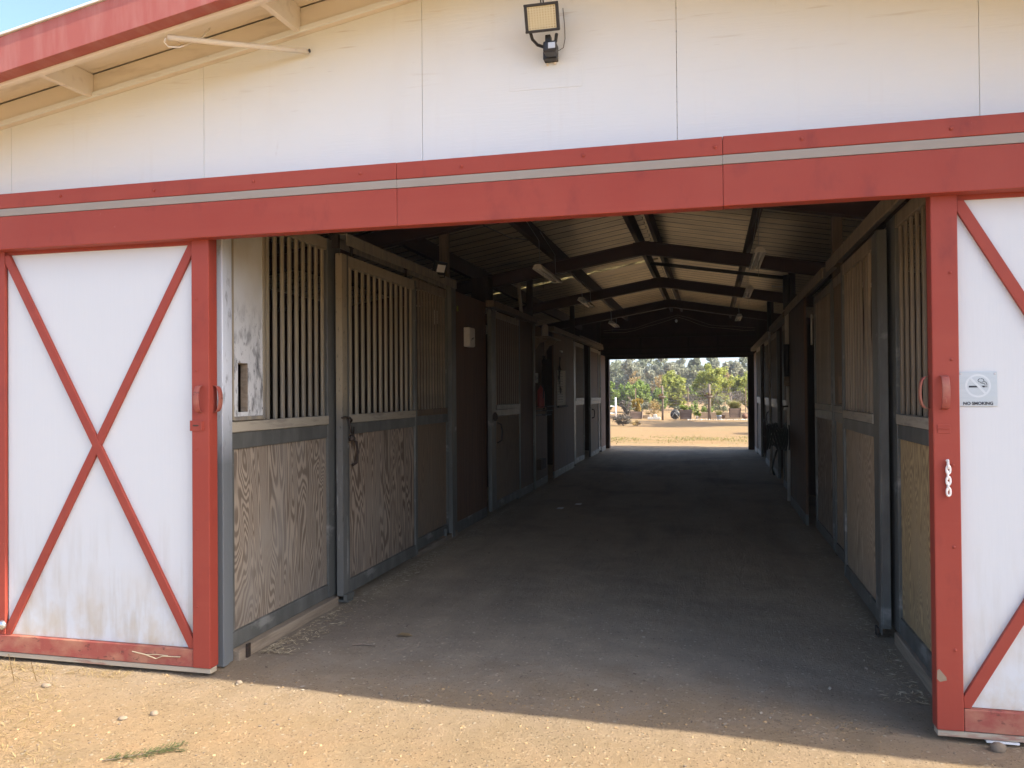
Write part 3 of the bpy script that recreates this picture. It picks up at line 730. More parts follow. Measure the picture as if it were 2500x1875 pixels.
ply_wall(-1, 4.45, 5.73, 'dark brown plywood wall holding the small white box', pieces=[4.45,5.68,5.73])
sd2 = thing('stall_door', 'dark brown stall door with round pull beyond the white wall box', 'stall door', (-1.8, 5.76, 0), 'sliding stall doors')
panel_unit(sd2, -1, 5.76, 7.36, 0.06, 2.60, 'ply_plain', 12, bmat='tan_dark', rail='galv', stile=(0.22,0.04), upper='ply_dark')
m = MB(); m.tube([(-1.81,6.04,1.16),(-1.77,6.06,1.14),(-1.77,6.14,1.05),(-1.77,6.10,0.93),(-1.81,6.04,0.90)], 0.010, 6).build('pull_handle', 'iron', sd2, smooth=True)
m = MB(); m.lathe([(0.02,-0.05),(0.035,-0.02),(0.03,0.03),(0.012,0.06)], (-1.785,5.84,1.24), 8).build('padlock', 'iron', sd2)
tk = thing('door_track', 'brown boxed door track above the second left stall door', 'door track', (-1.8, 5.8, 2.7), 'stall door tracks')
part('rail', 'wood_v', tk, [wb(-1,-0.02,0.09,5.80,8.50,2.64,2.72)], 0.003)
ply_wall(-1, 7.40, 8.47, 'dark brown plywood wall between second left door and the hanging ropes', zt=2.63)
ply_wall(-1, 8.60, 9.62, 'dark plywood wall behind the ropes and fire extinguisher', zt=2.63)
part('tack_door_post', 'galv', ORG and barn, [wb(-1,-0.04,0.03,8.48,8.55,0,2.7)], 0.003)
ply_wall(-1, 10.26, 12.42, 'brown plywood wall behind the pale feeding chart', pieces=[10.26,11.47,12.42], zt=2.66)
tk = thing('door_track', 'pale timber track board above the farthest left stalls', 'door track', (-1.8, 9.8, 2.7), 'stall door tracks')
part('rail', 'wood', tk, [wb(-1,-0.02,0.10,9.8,16.5,2.62,2.70)], 0.003)
part('sagging_batten', 'wood', tk, [wb(-1,0.102,0.13,12.6,16.2,2.70,2.73)], 0.003)
t = thing('stall_front', 'barred stall front just beyond the feeding chart', 'stall front', (-1.87, 12.45, 0), 'stall fronts along the aisle')
panel_unit(t, -1, 12.47, 13.88, 0.0, 2.60, 'ply_plain', 10, bmat='tan_dark', rail='galv', stile=(0.24,0.04), zmid=1.42)
sd3 = thing('stall_door', 'farthest left stall door with a small round pull', 'stall door', (-1.8, 14.45, 0), 'sliding stall doors')
panel_unit(sd3, -1, 14.45, 15.82, 0.06, 2.58, 'ply_plain', 0, bmat='tan_dark', rail='galv', upper='ply_dark', zmid=1.41)
m = MB(); m.tube([(-1.81,14.62,1.15),(-1.76,14.64,1.13),(-1.76,14.74,1.05),(-1.76,14.64,0.96),(-1.81,14.62,0.94)], 0.012, 6).build('pull_handle', 'iron', sd3, smooth=True)
t = thing('stall_front', 'last barred stall front on the left beside the far opening', 'stall front', (-1.87, 15.86, 0), 'stall fronts along the aisle')
panel_unit(t, -1, 15.86, 16.72, 0.0, 2.58, 'ply_pale', 6, bmat='tan_dark', rail='galv', zmid=1.40)
ply_wall(-1, 16.75, 17.6, 'dark plywood wall left of the far opening', zt=2.5)

# right side
t = thing('stall_front', 'narrow barred stall front beside the right barn door with golden plywood', 'stall front', (1.97, 0.2, 0), 'stall fronts along the aisle')
part('stile', 'galv', t, [wb(1,-0.05,-0.004,0.831,1.02,0.05,2.62)], 0.004)
panel_unit(t, 1, -0.245, 0.83, 0.0, 2.62, 'ply_gold', 8, bmat='tan_dark', rail='tan_rail', wd=0.034, zmid=1.40, zb=0.06)
part('base_board', 'wood', t, [wb(1,-0.06,0.02,-0.245,0.83,-0.03,0.058)], 0.006)
sd4 = thing('stall_door', 'weathered stall door with two bent bars, nearest on the right', 'stall door', (1.8, 0.87, 0), 'sliding stall doors')
panel_unit(sd4, 1, 0.87, 2.24, 0.075, 2.55, 'ply_tan', 11, bmat='tan_dark', rail='tan_rail', stile=(0.20,0.055), wd=0.032, bent={1: 0.055, 3: -0.06}, zb=0.06)
part('stile_edge', 'galv', sd4, [wb(1,0.076,0.082,0.875,0.95,0.02,2.552)], 0.001)
part('guide_bracket', 'iron', sd4, [wb(1,0.083,0.097,0.93,1.0,-0.01,0.045)], 0.002)
tk = thing('door_track', 'brown boxed door track above the nearest right stall door', 'door track', (1.8, 0.4, 2.7), 'stall door tracks')
part('rail', 'tan_dark', tk, [wb(1,-0.02,0.11,0.1,2.78,2.661,2.671), wb(1,0.098,0.11,0.1,2.78,2.572,2.660)], 0.002)
t = thing('stall_front', 'stall front with a small dark feed slot and D handle, second on the right', 'stall front', (1.87, 2.28, 0), 'stall fronts along the aisle')
panel_unit(t, 1, 2.26, 3.18, 0.0, 2.57, 'ply_tan', 9, bmat='tan_dark', rail='tan_rail', wd=0.034, zmid=1.41, bar_y=(2.32,2.70))
part('feed_door', 'ply_plain', t, [wb(1,-0.04,-0.008,2.70,2.74,1.412,2.483), wb(1,-0.04,-0.008,2.94,3.12,1.412,2.483), wb(1,-0.04,-0.008,2.7405,2.9395,1.67,2.483), wb(1,-0.04,-0.008,2.7405,2.9395,1.412,1.43)], 0)
m = MB(); m.tube(RW((1.87,2.36,1.20),(1.835,2.35,1.19),(1.825,2.33,1.12),(1.825,2.33,1.05),(1.835,2.35,0.98),(1.87,2.36,0.97)), 0.008, 6).build('pull_handle', 'iron', t, smooth=True)
t = thing('stall_front', 'close-barred brown stall front, third on the right before the dark gap', 'stall front', (1.87, 3.22, 0), 'stall fronts along the aisle')
panel_unit(t, 1, 3.24, 4.42, 0.0, 2.56, 'ply_brown', 12, bmat='tan_dark', rail='tan_rail', wd=0.034, zmid=1.41)
tk = thing('door_track', 'brown boxed door track above the plywood on the right', 'door track', (1.8, 3.4, 2.66), 'stall door tracks')
part('rail', 'tan_dark', tk, [wb(1,-0.02,0.11,3.0,6.45,2.651,2.661), wb(1,0.098,0.11,3.0,6.45,2.56,2.650)], 0.002)
ply_wall(1, 4.86, 6.52, 'tall brown plywood wall right of the standpipe', 'ply_dark', zt=2.62, off=0.05, pieces=[4.86,5.14,6.52])
for k, (y0, y1, lab) in enumerate(((6.72,8.10,'stall front half hidden by the hose reel on the right'),(9.06,10.5,'barred stall front with pale kick panel beyond the hose reel'),(10.52,12.0,'barred stall front with a round pull on the far right side'),(13.3,14.7,'last barred stall front on the right near the far opening'))):
    t = thing('stall_front', lab, 'stall front', (1.87, y0, 0), 'stall fronts along the aisle')
    panel_unit(t, 1, y0, y1, 0.0, 2.56, 'ply_plain' if k < 1 else 'ply_pale', 8, bmat='tan_dark', rail='galv', zmid=1.40)
    if k == 2:
        m = MB(); m.tube(RW((1.87,10.62,1.15),(1.82,10.64,1.13),(1.81,10.80,1.05),(1.82,10.64,0.92),(1.87,10.62,0.90)), 0.012, 6).build('pull_handle', 'iron', t, smooth=True)
tk = thing('door_track', 'pale timber track board above the farthest right stalls', 'door track', (1.8, 7, 2.6), 'stall door tracks')
part('rail', 'wood', tk, [wb(1,-0.02,0.09,6.9,9.5,2.58,2.66), wb(1,-0.02,0.08,9.9,15.7,2.56,2.64)], 0.003)
ply_wall(1, 14.75, 15.75, 'dark plywood wall right of the far opening', zt=2.5)

# ------------------------------------------------------------------ lights and fittings in the aisle
def fluorescent(x, y, z, label, L=1.22):
    t = thing('fluorescent_light', label, 'light', (x, y, z), 'fluorescent shop lights hung from the roof')
    hw = 0.062
    MB().prism_xz([(x-hw,z-0.035),(x-hw*.95,z-0.035),(x-hw*.5,z+0.004),(x+hw*.5,z+0.004),(x+hw*.95,z-0.035),(x+hw,z-0.035),(x+hw*.55,z+0.014),(x-hw*.55,z+0.014)], y, y+L).build('reflector', 'lamp_white', t)
    for yy in (y-0.012, y+L): MB().prism_xz([(x-hw,z-0.036),(x+hw,z-0.036),(x+hw*.55,z+0.015),(x-hw*.55,z+0.015)], yy, yy+0.012).build('end_cap', 'lamp_white', t)
    for dx in (-0.026, 0.026):
        MB().tube([(x+dx,y+0.004,z-0.018),(x+dx,y+L-0.004,z-0.018)], 0.012, 8).build('fluorescent_tube', 'tube', t, smooth=True)
    for yy in (y+0.12, y+L-0.12):
        zt = 3.75-SL*abs(x)
        MB().tube([(x,yy,z+0.014),(x-0.01,yy,(z+zt)/2),(x+(0.03 if x > 0 else -0.2),yy,zt)], 0.003, 4).build('chain', 'steel', t)
    MB().tube([(x,y+0.3,z-0.03),(x+0.003,y+0.3,z-0.24)], 0.0018, 4).build('pull_cord', 'wire', t)
    return t
fluorescent(-1.00, 4.80, 2.97, 'nearest of the three left shop lights, below the left purlin')
fluorescent(-1.15, 8.90, 3.07, 'middle one of the three left shop lights')
fluorescent(-1.24, 13.70, 3.09, 'farthest of the three left shop lights, by the dark end wall')
fluorescent(1.37, 4.50, 2.99, 'nearest of the three right shop lights, below the right purlin')
fluorescent(1.47, 8.90, 3.15, 'middle one of the three right shop lights')
fluorescent(1.48, 13.70, 3.16, 'farthest of the three right shop lights, by the dark end wall')

t = thing('work_light', 'small black work light with bright lens clamped atop the left stall wall', 'light', (-1.76, 3.62, 2.76))
m = MB(); c = Vector((-1.75,3.6,2.80)); ax = Vector((0.75,-0.45,-0.35)).normalized(); ux = ax.cross(Vector((0,0,1))).normalized(); uz = ux.cross(ax)
def obox(m, c, ax, ux, uz, d, wv, h):
    P = [c+ux*a*wv/2+uz*b*h/2+ax*q*d/2 for q in (-1,1) for b in (-1,1) for a in (-1,1)]
    m.add(P, [(0,2,3,1),(4,5,7,6),(0,1,5,4),(2,6,7,3),(0,4,6,2),(1,3,7,5)]); return m
obox(MB(), c, ax, ux, uz, 0.04, 0.15, 0.13).build('housing', 'black', t, 0.006)
obox(MB(), c+ax*0.0215, ax, ux, uz, 0.003, 0.10, 0.075).build('lens', 'tube', t)
MB().tube([c-ux*0.08, c-ux*0.085-uz*0.09, c-uz*0.1, c+ux*0.085-uz*0.09, c+ux*0.08], 0.006, 5).build('bracket', 'black', t)

t = thing('wall_box', 'small off-white electrical box on the dark brown plywood', 'box', (-1.86, 4.77, 2.08))
part('casing', 'lamp_white', t, [(-1.869,-1.80,4.78,4.98,2.08,2.30)], 0.004)
part('cover', 'lamp_white', t, [(-1.799,-1.792,4.785,4.975,2.085,2.295)], 0.003)
MB().tube([(-1.79,4.83,2.15),(-1.785,4.85,2.18),(-1.788,4.88,2.165),(-1.786,4.90,2.19)], 0.003, 4).build('wire_end', 'ink', t)
tag(part('green_tag', 'limeleaf', None, [(-1.868,-1.855,4.52,4.545,2.46,2.52)], 0.003), 'tiny pale green tag hanging near the top of the dark plywood', 'tag')

t = thing('shelf', 'small pale bracket shelf high on the left wall above the ropes', 'shelf', (-1.87, 8.7, 2.4))
part('board', 'wood', t, [(-1.868,-1.60,8.50,9.55,2.42,2.44)], 0.003)
for y in (8.58, 9.40): MB().prism_xz([(-1.866,2.418),(-1.64,2.418),(-1.70,2.36),(-1.78,2.33),(-1.866,2.20)], y, y+0.02).build('bracket', 'wood', t)
tag(MB().lathe([(0.05,0),(0.055,0.03),(0.055,0.19),(0.03,0.22)], (-1.76,8.95,2.4405), 12).build('canister', 'pvc', smooth=True), 'white canister standing on the bracket shelf', 'canister')
t = thing('fire_extinguisher', 'dull red fire extinguisher hanging on the left wall under a white card', 'fire extinguisher', (-1.80, 8.72, 1.3))
MB().lathe([(0.055,0),(0.06,0.02),(0.06,0.26),(0.04,0.31),(0.018,0.33),(0.018,0.36)], (-1.79,8.72,1.30), 12).build('cylinder', 'label_red', t, smooth=True)
MB().tube([(-1.79,8.72,1.65),(-1.75,8.68,1.66),(-1.73,8.65,1.60),(-1.74,8.66,1.45)], 0.01, 5).build('hose', 'ink', t)
tag(part('instruction_card', 'paper', None, [(-1.869,-1.863,8.62,8.86,1.70,1.86)], 0), 'small white card with dark marks above the fire extinguisher', 'card')
t = bpy.data.objects['instruction_card']
part('card_mark', 'ink', t, [(-1.8628,-1.862,8.66,8.70,1.74,1.82),(-1.8628,-1.862,8.74,8.82,1.77,1.785),(-1.8628,-1.862,8.76,8.78,1.72,1.84)], 0)
t = thing('wire_basket', 'black wire basket hanging on the left wall under the ropes', 'basket', (-1.75, 8.9, 1.18))
for z, k in ((1.32,1.0),(1.25,.92),(1.18,.8)):
    y0, y1 = 8.9-.3*k, 8.9+.3*k; xa, xb = -1.866, -1.866+.2*k
    MB().tube([(xa,y0,z),(xb,y0,z),(xb,y1,z),(xa,y1,z)], 0.006, 4, closed=True).build('ring_wire', 'ink', t)
mm = MB()
for i in range(7):
    f = -.3+.1*i; mm.tube([(-1.666,8.9+f,1.32),(-1.706,8.9+f*.8,1.18)], 0.004, 4)
mm.build('upright_wires', 'ink', t)
# ropes and halters on hooks
rr = random.Random(3)
for k, (y, z, lab) in enumerate(((9.05,2.15,'nearest bundle of dark halters and ropes on the left wall'),(9.35,2.10,'middle bundle of dark halters and ropes on the left wall'),(9.55,2.05,'farthest bundle of dark halters and ropes on the left wall'))):
    t = thing('rope_bundle', lab, 'ropes', (-1.84, y, z), 'halters and ropes hung on the left wall')
    for q in range(6):
        L = rr.uniform(.45,.95); dy = rr.uniform(.04,.11); ph = rr.uniform(-.05,.05)
        pts = []
        for i in range(11):
            a = 2*math.pi*i/10
            pts.append((-1.83+rr.uniform(0,.05), y+ph+dy*math.sin(a), z-L/2+L/2*math.cos(a)))
        MB().tube(pts, 0.010, 5, closed=True).build('rope_loop', 'rope', t)
# feeding chart with ruled lines, cord looped over it
t = thing('feeding_chart', 'pale ruled feeding chart on the left wall with cords across it', 'chart', (-1.865, 10.5, 1.3))
part('board', 'paper', t, [(-1.868,-1.858,10.55,11.42,1.30,1.96)], 0.002)
for q in range(12):
    z = 1.36+q*0.048; part('ruled_line', 'ink', t, [(-1.8575,-1.857,10.58,11.12,z,z+0.008)], 0)
part('ledge', 'wood_dark', t, [(-1.868,-1.82,10.5,11.47,1.262,1.296)], 0.003)
part('clip', 'lamp_white', t, [(-1.868,-1.84,10.85,11.05,2.30,2.33)], 0.004)
t = thing('looped_twine', 'thin dark cord looped in front of the feeding chart', 'cord', (-1.84, 10.8, 1.9))
for q in range(3):
    pts = [(-1.845, 10.72+rr.uniform(-.1,.25)*math.sin(i*.8+q), 2.2-.075*i) for i in range(10)]
    MB().tube(pts, 0.007, 4).build('twine_loop', 'ink', t)
part('foot_box', 'wood_dark', bpy.data.objects['plywood_wall.002'], [(-1.869,-1.79,8.7,9.1,0.30,0.46)], 0.004)

# pipes above the left wall
t = thing('pvc_pipe', 'white plastic T-shaped pipe rising above the left stalls', 'pipe', (-1.7, 8, 2.7))
MB().tube([(-1.93,8.0,2.72),(-1.96,8.0,3.0),(-1.98,8.0,3.28)], 0.028, 8).build('riser', 'pvc', t, smooth=True)
MB().tube([(-2.25,8.0,3.29),(-1.98,8.0,3.31),(-1.66,8.0,3.35)], 0.022, 8).build('cross_pipe', 'pvc', t, smooth=True)
tag(part('junction_box', 'wood_dark', None, [(-2.35,-2.1,6.7,6.95,2.75,3.15)], 0.004), 'dark box standing above the left stalls by the plastic pipe', 'box')

# right side: standpipe, hose reel, notice
t = thing('standpipe', 'tall white water pipe with black insulation on the right wall', 'pipe', (1.78, 6.4, 0))
MB().tube([(1.900,7.633,3.140),(1.900,7.633,2.491),(1.900,7.633,2.181)], 0.03, 8).build('upper_pipe', 'pvc', t, smooth=True)
MB().tube([(1.900,7.633,2.181),(1.900,7.633,1.738)], 0.055, 10).build('insulation', 'black', t, smooth=True)
MB().tube([(1.900,7.633,2.657),(1.900,7.633,3.133)], 0.05, 10).build('insulation', 'black', t, smooth=True)
MB().lathe([(0.03,0),(0.05,0.02),(0.05,0.1),(0.03,0.14)], (1.900,7.633,1.605), 10).build('filter_cap', 'wood', t, smooth=True)
MB().tube([(1.900,7.633,1.605),(1.911,7.655,0.941),(1.900,7.633,0.030)], 0.022, 8).build('lower_pipe', 'pvc', t, smooth=True)
MB().tube([(1.900,7.633,1.329),(1.833,7.545,1.329),(1.811,7.522,1.273)], 0.014, 6).build('tap', 'iron', t, smooth=True)
MB().tube([(1.90,7.63,3.10),(1.72,7.63,3.12),(1.0,7.66,3.24),(0.35,7.7,3.35),(0.05,7.74,3.40)], 0.026, 8).build('branch_pipe', 'black', t, smooth=True)
t = thing('drain_pipe', 'thin pale pipe running down the right wall beyond the hose reel', 'pipe', (1.8, 9.6, 0))
MB().tube([(1.900,11.065,3.320),(1.900,11.065,2.602)], 0.035, 8).build('upper_pipe', 'black', t, smooth=True)
MB().tube([(1.900,11.065,2.602),(1.900,11.065,0.056)], 0.02, 8).build('lower_pipe', 'pvc', t, smooth=True)
t = thing('hose_reel', 'black garden hose wound on a wall reel on the right', 'hose reel', (1.62, 6.9, 1.0))
yc, zc, xc = 7.80, 0.90, 1.76
for xx in (1.60, 1.91):
    pts = [(xx, yc+0.24*math.cos(2*math.pi*i/18), zc+0.24*math.sin(2*math.pi*i/18)) for i in range(18)]
    MB().tube(pts, 0.010, 5, closed=True).build('rim', 'iron', t, smooth=True)
    sp = MB()
    for i in range(3):
        a = math.pi*i/3; sp.tube([(xx,yc-.24*math.cos(a),zc-.24*math.sin(a)),(xx,yc+.24*math.cos(a),zc+.24*math.sin(a))], 0.006, 4)
    sp.build('spokes', 'iron', t)
pts = []
for i in range(220):
    a = i*0.42; layer = i/220; xx = 1.62+0.27*(0.5+0.5*math.sin(i*0.055*math.pi/1.3))
    rd2 = 0.10+0.10*layer+0.008*math.sin(i*1.7); pts.append((xx, yc+rd2*math.cos(a), zc+rd2*math.sin(a)))
MB().tube(pts, 0.014, 6).build('wound_hose', 'hose', t, smooth=True)
MB().tube([(1.75,7.65,0.72),(1.70,7.57,0.58),(1.68,7.55,0.48),(1.71,7.57,0.39)], 0.015, 6).build('hose_end', 'hose', t, smooth=True)
part('wall_bracket', 'iron', t, [(1.915,1.968,7.75,7.85,0.86,0.94)], 0.003)
tag(part('notice', 'paper', None, [(1.975,1.983,5.53,5.62,2.06,2.40)], 0), 'narrow white notice in the dark gap on the right wall', 'notice')
# wires sagging from the ridge to the end wall
t = thing('cable', 'pale cables sagging across the dark end wall', 'cable', (0, 17.5, 3.4))
for q, dz in enumerate((0.0, -0.07)):
    pts = []
    for i in range(15):
        f = i/14; x = -1.9+3.9*f
        pts.append((x, 17.6, 3.58-0.2*abs(x)-0.12*math.sin(math.pi*min(1, abs(x)/2))+dz+0.02*math.sin(i*1.7+q)))
    MB().tube(pts, 0.006, 5).build('cable_strand', 'wood', t, smooth=True)
tag(MB().lathe([(0.012,0.05),(0.03,0.03),(0.036,0),(0.025,-0.03),(0.004,-0.04)], (0.02,17.5,3.38), 10).build('bulb', 'tube', smooth=True), 'small pale bulb under the ridge at the far end', 'bulb')
t = thing('sprinkler_head', 'tiny bright nozzle beside the right purlin', 'nozzle', (1.72, 7.63, 2.97))
MB().tube([(1.90,7.63,2.98),(1.73,7.63,2.98)], 0.008, 5).build('arm', 'steel', t)
MB().lathe([(0.008,0),(0.02,0.02),(0.022,0.03)], (1.72,7.63,2.97), 8).build('nozzle', 'steel', t)
for (x, y) in ((-1.36, 5.2), (1.43, 5.2)):
    pass
t = thing('sagging_wire', 'black wire sagging along the left purlin', 'wire', (-1.3, 4, 3.5))
MB().tube([(-1.28,2.2,3.50),(-1.40,3.2,3.40),(-1.46,4.2,3.33),(-1.42,5.2,3.38),(-1.36,5.9,3.48)], 0.007, 5).build('strand', 'ink', t)

# ------------------------------------------------------------------ things on the front wall
t = thing('floodlight', 'black LED floodlight with motion sensor on the white gable', 'floodlight', (0.07, -0.05, 3.3))
fc = Vector((0.075,-0.165,3.408)); fx = Vector((0.995,0.05,0.02)).normalized(); fa = Vector((0.10,-0.93,-0.36)); fa = (fa-fx*fa.dot(fx)).normalized(); fz = fx.cross(fa)*-1
if fz.z < 0: fz = -fz
obox(MB(), fc-fa*0.012, fa, fx, fz, 0.05, 0.165, 0.128).build('housing', 'black', t, 0.006)
fr = MB()
for (a, b, wv, h) in ((0,0.060,0.172,0.012),(0,-0.060,0.172,0.012),(-0.078,0,0.014,0.108),(0.078,0,0.014,0.108)):
    obox(fr, fc+fa*0.019+fx*a+fz*b, fa, fx, fz, 0.013, wv, h)
fr.build('bezel', 'black', t, 0.002)
obox(MB(), fc+fa*0.0155, fa, fx, fz, 0.004, 0.140, 0.106).build('lens', 'lens', t)
leds = MB()
for i in range(10):
    for j in range(9):
        p = fc+fa*0.0182+fx*(-0.062+i*0.0138)+fz*(-0.046+j*0.0115)
        obox(leds, p, fa, fx, fz, 0.0015, 0.0062, 0.0058)
leds.build('led_dots', 'led', t)
MB().tube([fc+fz*0.066+fa*0.01, fc+fz*0.080+fa*0.01, fc+fz*0.084+fx*0.006+fa*0.01, fc+fz*0.080+fx*0.012+fa*0.01, fc+fz*0.066+fx*0.012+fa*0.01], 0.004, 5).build('hanging_eye', 'black', t)
MB().tube([(0.012,-0.15,3.345),(0.015,-0.12,3.325),(0.035,-0.09,3.308),(0.065,-0.07,3.302),(0.10,-0.07,3.304),(0.128,-0.09,3.315),(0.140,-0.13,3.335)], 0.0085, 6).build('yoke', 'black', t, smooth=True)
part('neck', 'black', t, [(0.078,0.106,-0.115,-0.075,3.295,3.345)], 0.004)
part('sensor_body', 'black', t, [(0.070,0.137,-0.135,-0.055,3.250,3.306)], 0.010)
part('sensor_window', 'sensor', t, [(0.098,0.134,-0.139,-0.1352,3.264,3.294)], 0.002)
part('back_plate', 'black', t, [(0.055,0.125,-0.054,-0.0005,3.246,3.290)], 0.004)
MB().tube([(0.137,-0.06,3.28),(0.155,-0.02,3.31),(0.162,-0.008,3.36),(0.160,-0.006,3.43),(0.152,-0.006,3.52)], 0.0022, 5).build('supply_wire', 'wire', t)
for (x,z) in ((0.058,3.238),(0.098,3.240)): MB().blob((x+0.01,-0.006,z), 0.008, RND).build('caulk_lump', 'soffit', t)
t = thing('conduit', 'white metal conduit slanting from eave trim to the gable', 'conduit', (-1.5, -0.3, 3.4))
MB().tube([(-1.83,-0.475,3.392),(-1.265,-0.03,3.440)], 0.014, 10).build('tube', 'soffit', t, smooth=True)
MB().lathe([(0.0105,0),(0.0105,-0.004)], (-1.2555,-0.038,3.4402), 10, 'x').build('open_end', 'ink', t)
MB().tube([(-1.835,-0.482,3.388),(-1.85,-0.475,3.37),(-1.845,-0.45,3.355),(-1.81,-0.41,3.365),(-1.77,-0.37,3.40),(-1.73,-0.33,3.44),(-1.70,-0.30,3.50)], 0.0045, 6).build('cable', 'soffit', t, smooth=True)

t = thing('no_smoking_sign', 'square metal no smoking sign screwed to the right barn door', 'sign', (2.02, -0.101, 1.55))
sx0, sx1, sz0, sz1, sy = 1.9445, 2.098, 1.472, 1.626, -0.105
part('plate', 'sign_alu', t, [(sx0,sx1,sy,-0.1005,sz0,sz1)], 0.001)
cx0, cz0 = 2.021, 1.563
ring = MB(); nseg = 40
for i in range(nseg):
    a0, a1 = 2*math.pi*i/nseg, 2*math.pi*(i+1)/nseg
    q = [(cx0+r*math.cos(a), cz0+r*math.sin(a)) for a, r in ((a0,.052),(a1,.052),(a1,.0435),(a0,.0435))]
    ring.add([(x,sy-0.0006,z) for x,z in q], [(0,3,2,1)])
ring.build('ring', 'sign_ring', t)
cgm = MB()
cgm.box(1.984,2.013,sy-0.0008,sy-0.0002,1.5555,1.5635); cgm.prism_xz([(2.013,1.5635),(2.013,1.5555),(2.022,1.5555),(2.014,1.5635)], sy-0.0008, sy-0.0002)
cgm.prism_xz([(2.034,1.5635),(2.041,1.5555),(2.0485,1.5555),(2.0485,1.5635)], sy-0.0008, sy-0.0002)
cgm.box(2.0508,2.0528,sy-0.0008,sy-0.0002,1.5555,1.5635); cgm.box(2.0555,2.0575,sy-0.0008,sy-0.0002,1.5555,1.5635)
cgm.build('cigarette', 'ink', t)
MB().prism_xz([(1.985,1.5965),(1.9915,1.603),(2.0565,1.529),(2.050,1.5225)], sy-0.0013, sy-0.0009).build('slash', 'sign_ring', t)
smk = MB()
def ribbon(m, pts, wv):
    for a, b in zip(pts[:-1], pts[1:]):
        a, b = Vector((a[0],a[1])), Vector((b[0],b[1])); d = (b-a).normalized(); nrm = Vector((-d.y,d.x))*wv/2; e = d*wv*.25
        q = [a-e+nrm, b+e+nrm, b+e-nrm, a-e-nrm]; m.add([(p[0],sy-0.0016,p[1]) for p in q], [(0,1,2,3)])
ribbon(smk, [(2.0285,1.5945),(2.023,1.5915),(2.0205,1.586),(2.024,1.581),(2.030,1.5795),(2.034,1.575),(2.040,1.5735),(2.046,1.5725),(2.0495,1.5665)], 0.0024)
ribbon(smk, [(2.032,1.5945),(2.038,1.594),(2.043,1.591),(2.0445,1.586),(2.043,1.582),(2.048,1.581),(2.053,1.578),(2.056,1.572),(2.0565,1.566)], 0.0024)
ribbon(smk, [(2.036,1.580),(2.041,1.5795)], 0.0024)
smk.build('smoke', 'ink', t)
fc2 = bpy.data.curves.new('lettering', 'FONT'); fc2.body = 'NO SMOKING'; fc2.size = 0.0190; fc2.align_x = 'CENTER'; fc2.extrude = 0.0003; fc2.offset = 0.0007
fo = bpy.data.objects.new('lettering', fc2); C.objects.link(fo); fo.parent = t
fo.location = Vector((2.0205, sy-0.0008, 1.4785))-Vector((2.02,-0.101,1.55)); fo.rotation_euler = (math.pi/2,0,0); fc2.materials.append(MT['ink'])
bpy.context.view_layer.update()
lm = bpy.data.meshes.new_from_object(fo.evaluated_get(bpy.context.evaluated_depsgraph_get()))
lo = bpy.data.objects.new('letters', lm); C.objects.link(lo); lo.parent = t; lo.location = fo.location; lo.rotation_euler = fo.rotation_euler
if not lm.materials: lm.materials.append(MT['ink'])
bpy.data.objects.remove(fo)
for x in (1.951, 2.088): MB().lathe([(0.0038,0),(0.0038,-0.0015),(0.002,-0.003)], (x,sy-0.0002,1.6165), 10, 'y').build('screw', 'steel', t)

t = thing('plastic_chain', 'short white plastic chain hanging on the red door stile', 'chain', (1.885, -0.14, 1.23))
def link(c, turn, h=0.046, wd=0.026, r=0.0048):
    pts = []
    for i in range(16):
        a = 2*math.pi*i/16; u = math.sin(a)*(wd/2-r); z = math.copysign(abs(math.cos(a))**0.8, math.cos(a))*(h/2-r)
        pts.append((c[0]+(u*math.cos(turn)), c[1]+(u*math.sin(turn)), c[2]+z))
    return MB().tube(pts, r, 8, closed=True)
for i, tr in enumerate((1.45, 0.15, 1.35, 0.1, 1.5, 0.2)):
    link((1.8855+0.001*(i%2), -0.1385-0.006*(i%2)-(0.006 if i==0 else 0), 1.217-i*0.0245), tr).build('link', 'chain_white', t, smooth=True)
MB().lathe([(0.006,0),(0.006,-0.006),(0.003,-0.009)], (1.885,-0.1325,1.232), 8, 'y').build('screw', 'chain_white', t)

# ------------------------------------------------------------------ loose things on the ground
rr = random.Random(11)
def gz(x, y): return ground_z(x, y)
peb = MB()
for i in range(1700):
    x = rr.uniform(-3.6, 2.9); y = -2.2+4.2*rr.random()**1.2
    if y > -0.15 and abs(x) > 1.75: continue
    r = 0.0022+0.006*rr.random()**5
    peb.blob((x,y,gz(x,y)+r*.15), (r*rr.uniform(.8,1.4),r*rr.uniform(.8,1.4),r*.7), rr, 5, 3, .3)
peb.build('gravel', 'stone', kind='stuff')
MT['clod'] = layered('soil_clod', (0.37, 0.25, 0.13), 0.95, 0, [((0.24, 0.16, 0.085), (60, 60, 60), 0.45, 0.65, 0.8)], spec=0.15)
cl = MB()
for i in range(7000):
    x = rr.uniform(-3.7, 3.0); y = -2.25+2.3*rr.random()
    if noise.noise(Vector((x*1.3, y*1.3, 5))) < rr.uniform(-.5,.35): continue
    r = 0.0024+0.006*rr.random()**5
    cl.blob((x,y,gz(x,y)+r*.1), (r*rr.uniform(.8,1.6),r*rr.uniform(.8,1.6),r*.75), rr, 5, 3, .35)
cl.build('soil_clods', 'clod', kind='stuff')
st = MB()
def straw(x, y, L, wv=0.0025, lift=0.006):
    a = rr.uniform(0, math.pi*2); z = gz(x,y)+lift*rr.random()+0.002
    d = Vector((math.cos(a),math.sin(a),rr.uniform(-.08,.12))); q = Vector((-math.sin(a),math.cos(a),rr.uniform(-.4,.4)))
    st.leaf((x,y,z), d, q, L, wv)
for i in range(700):
    x = rr.uniform(-3.6, 2.9); y = rr.uniform(-2.2, 6)
    if abs(x) > 1.72 and y > -0.1: continue
    straw(x, y, 0.01+0.035*rr.random()**2)
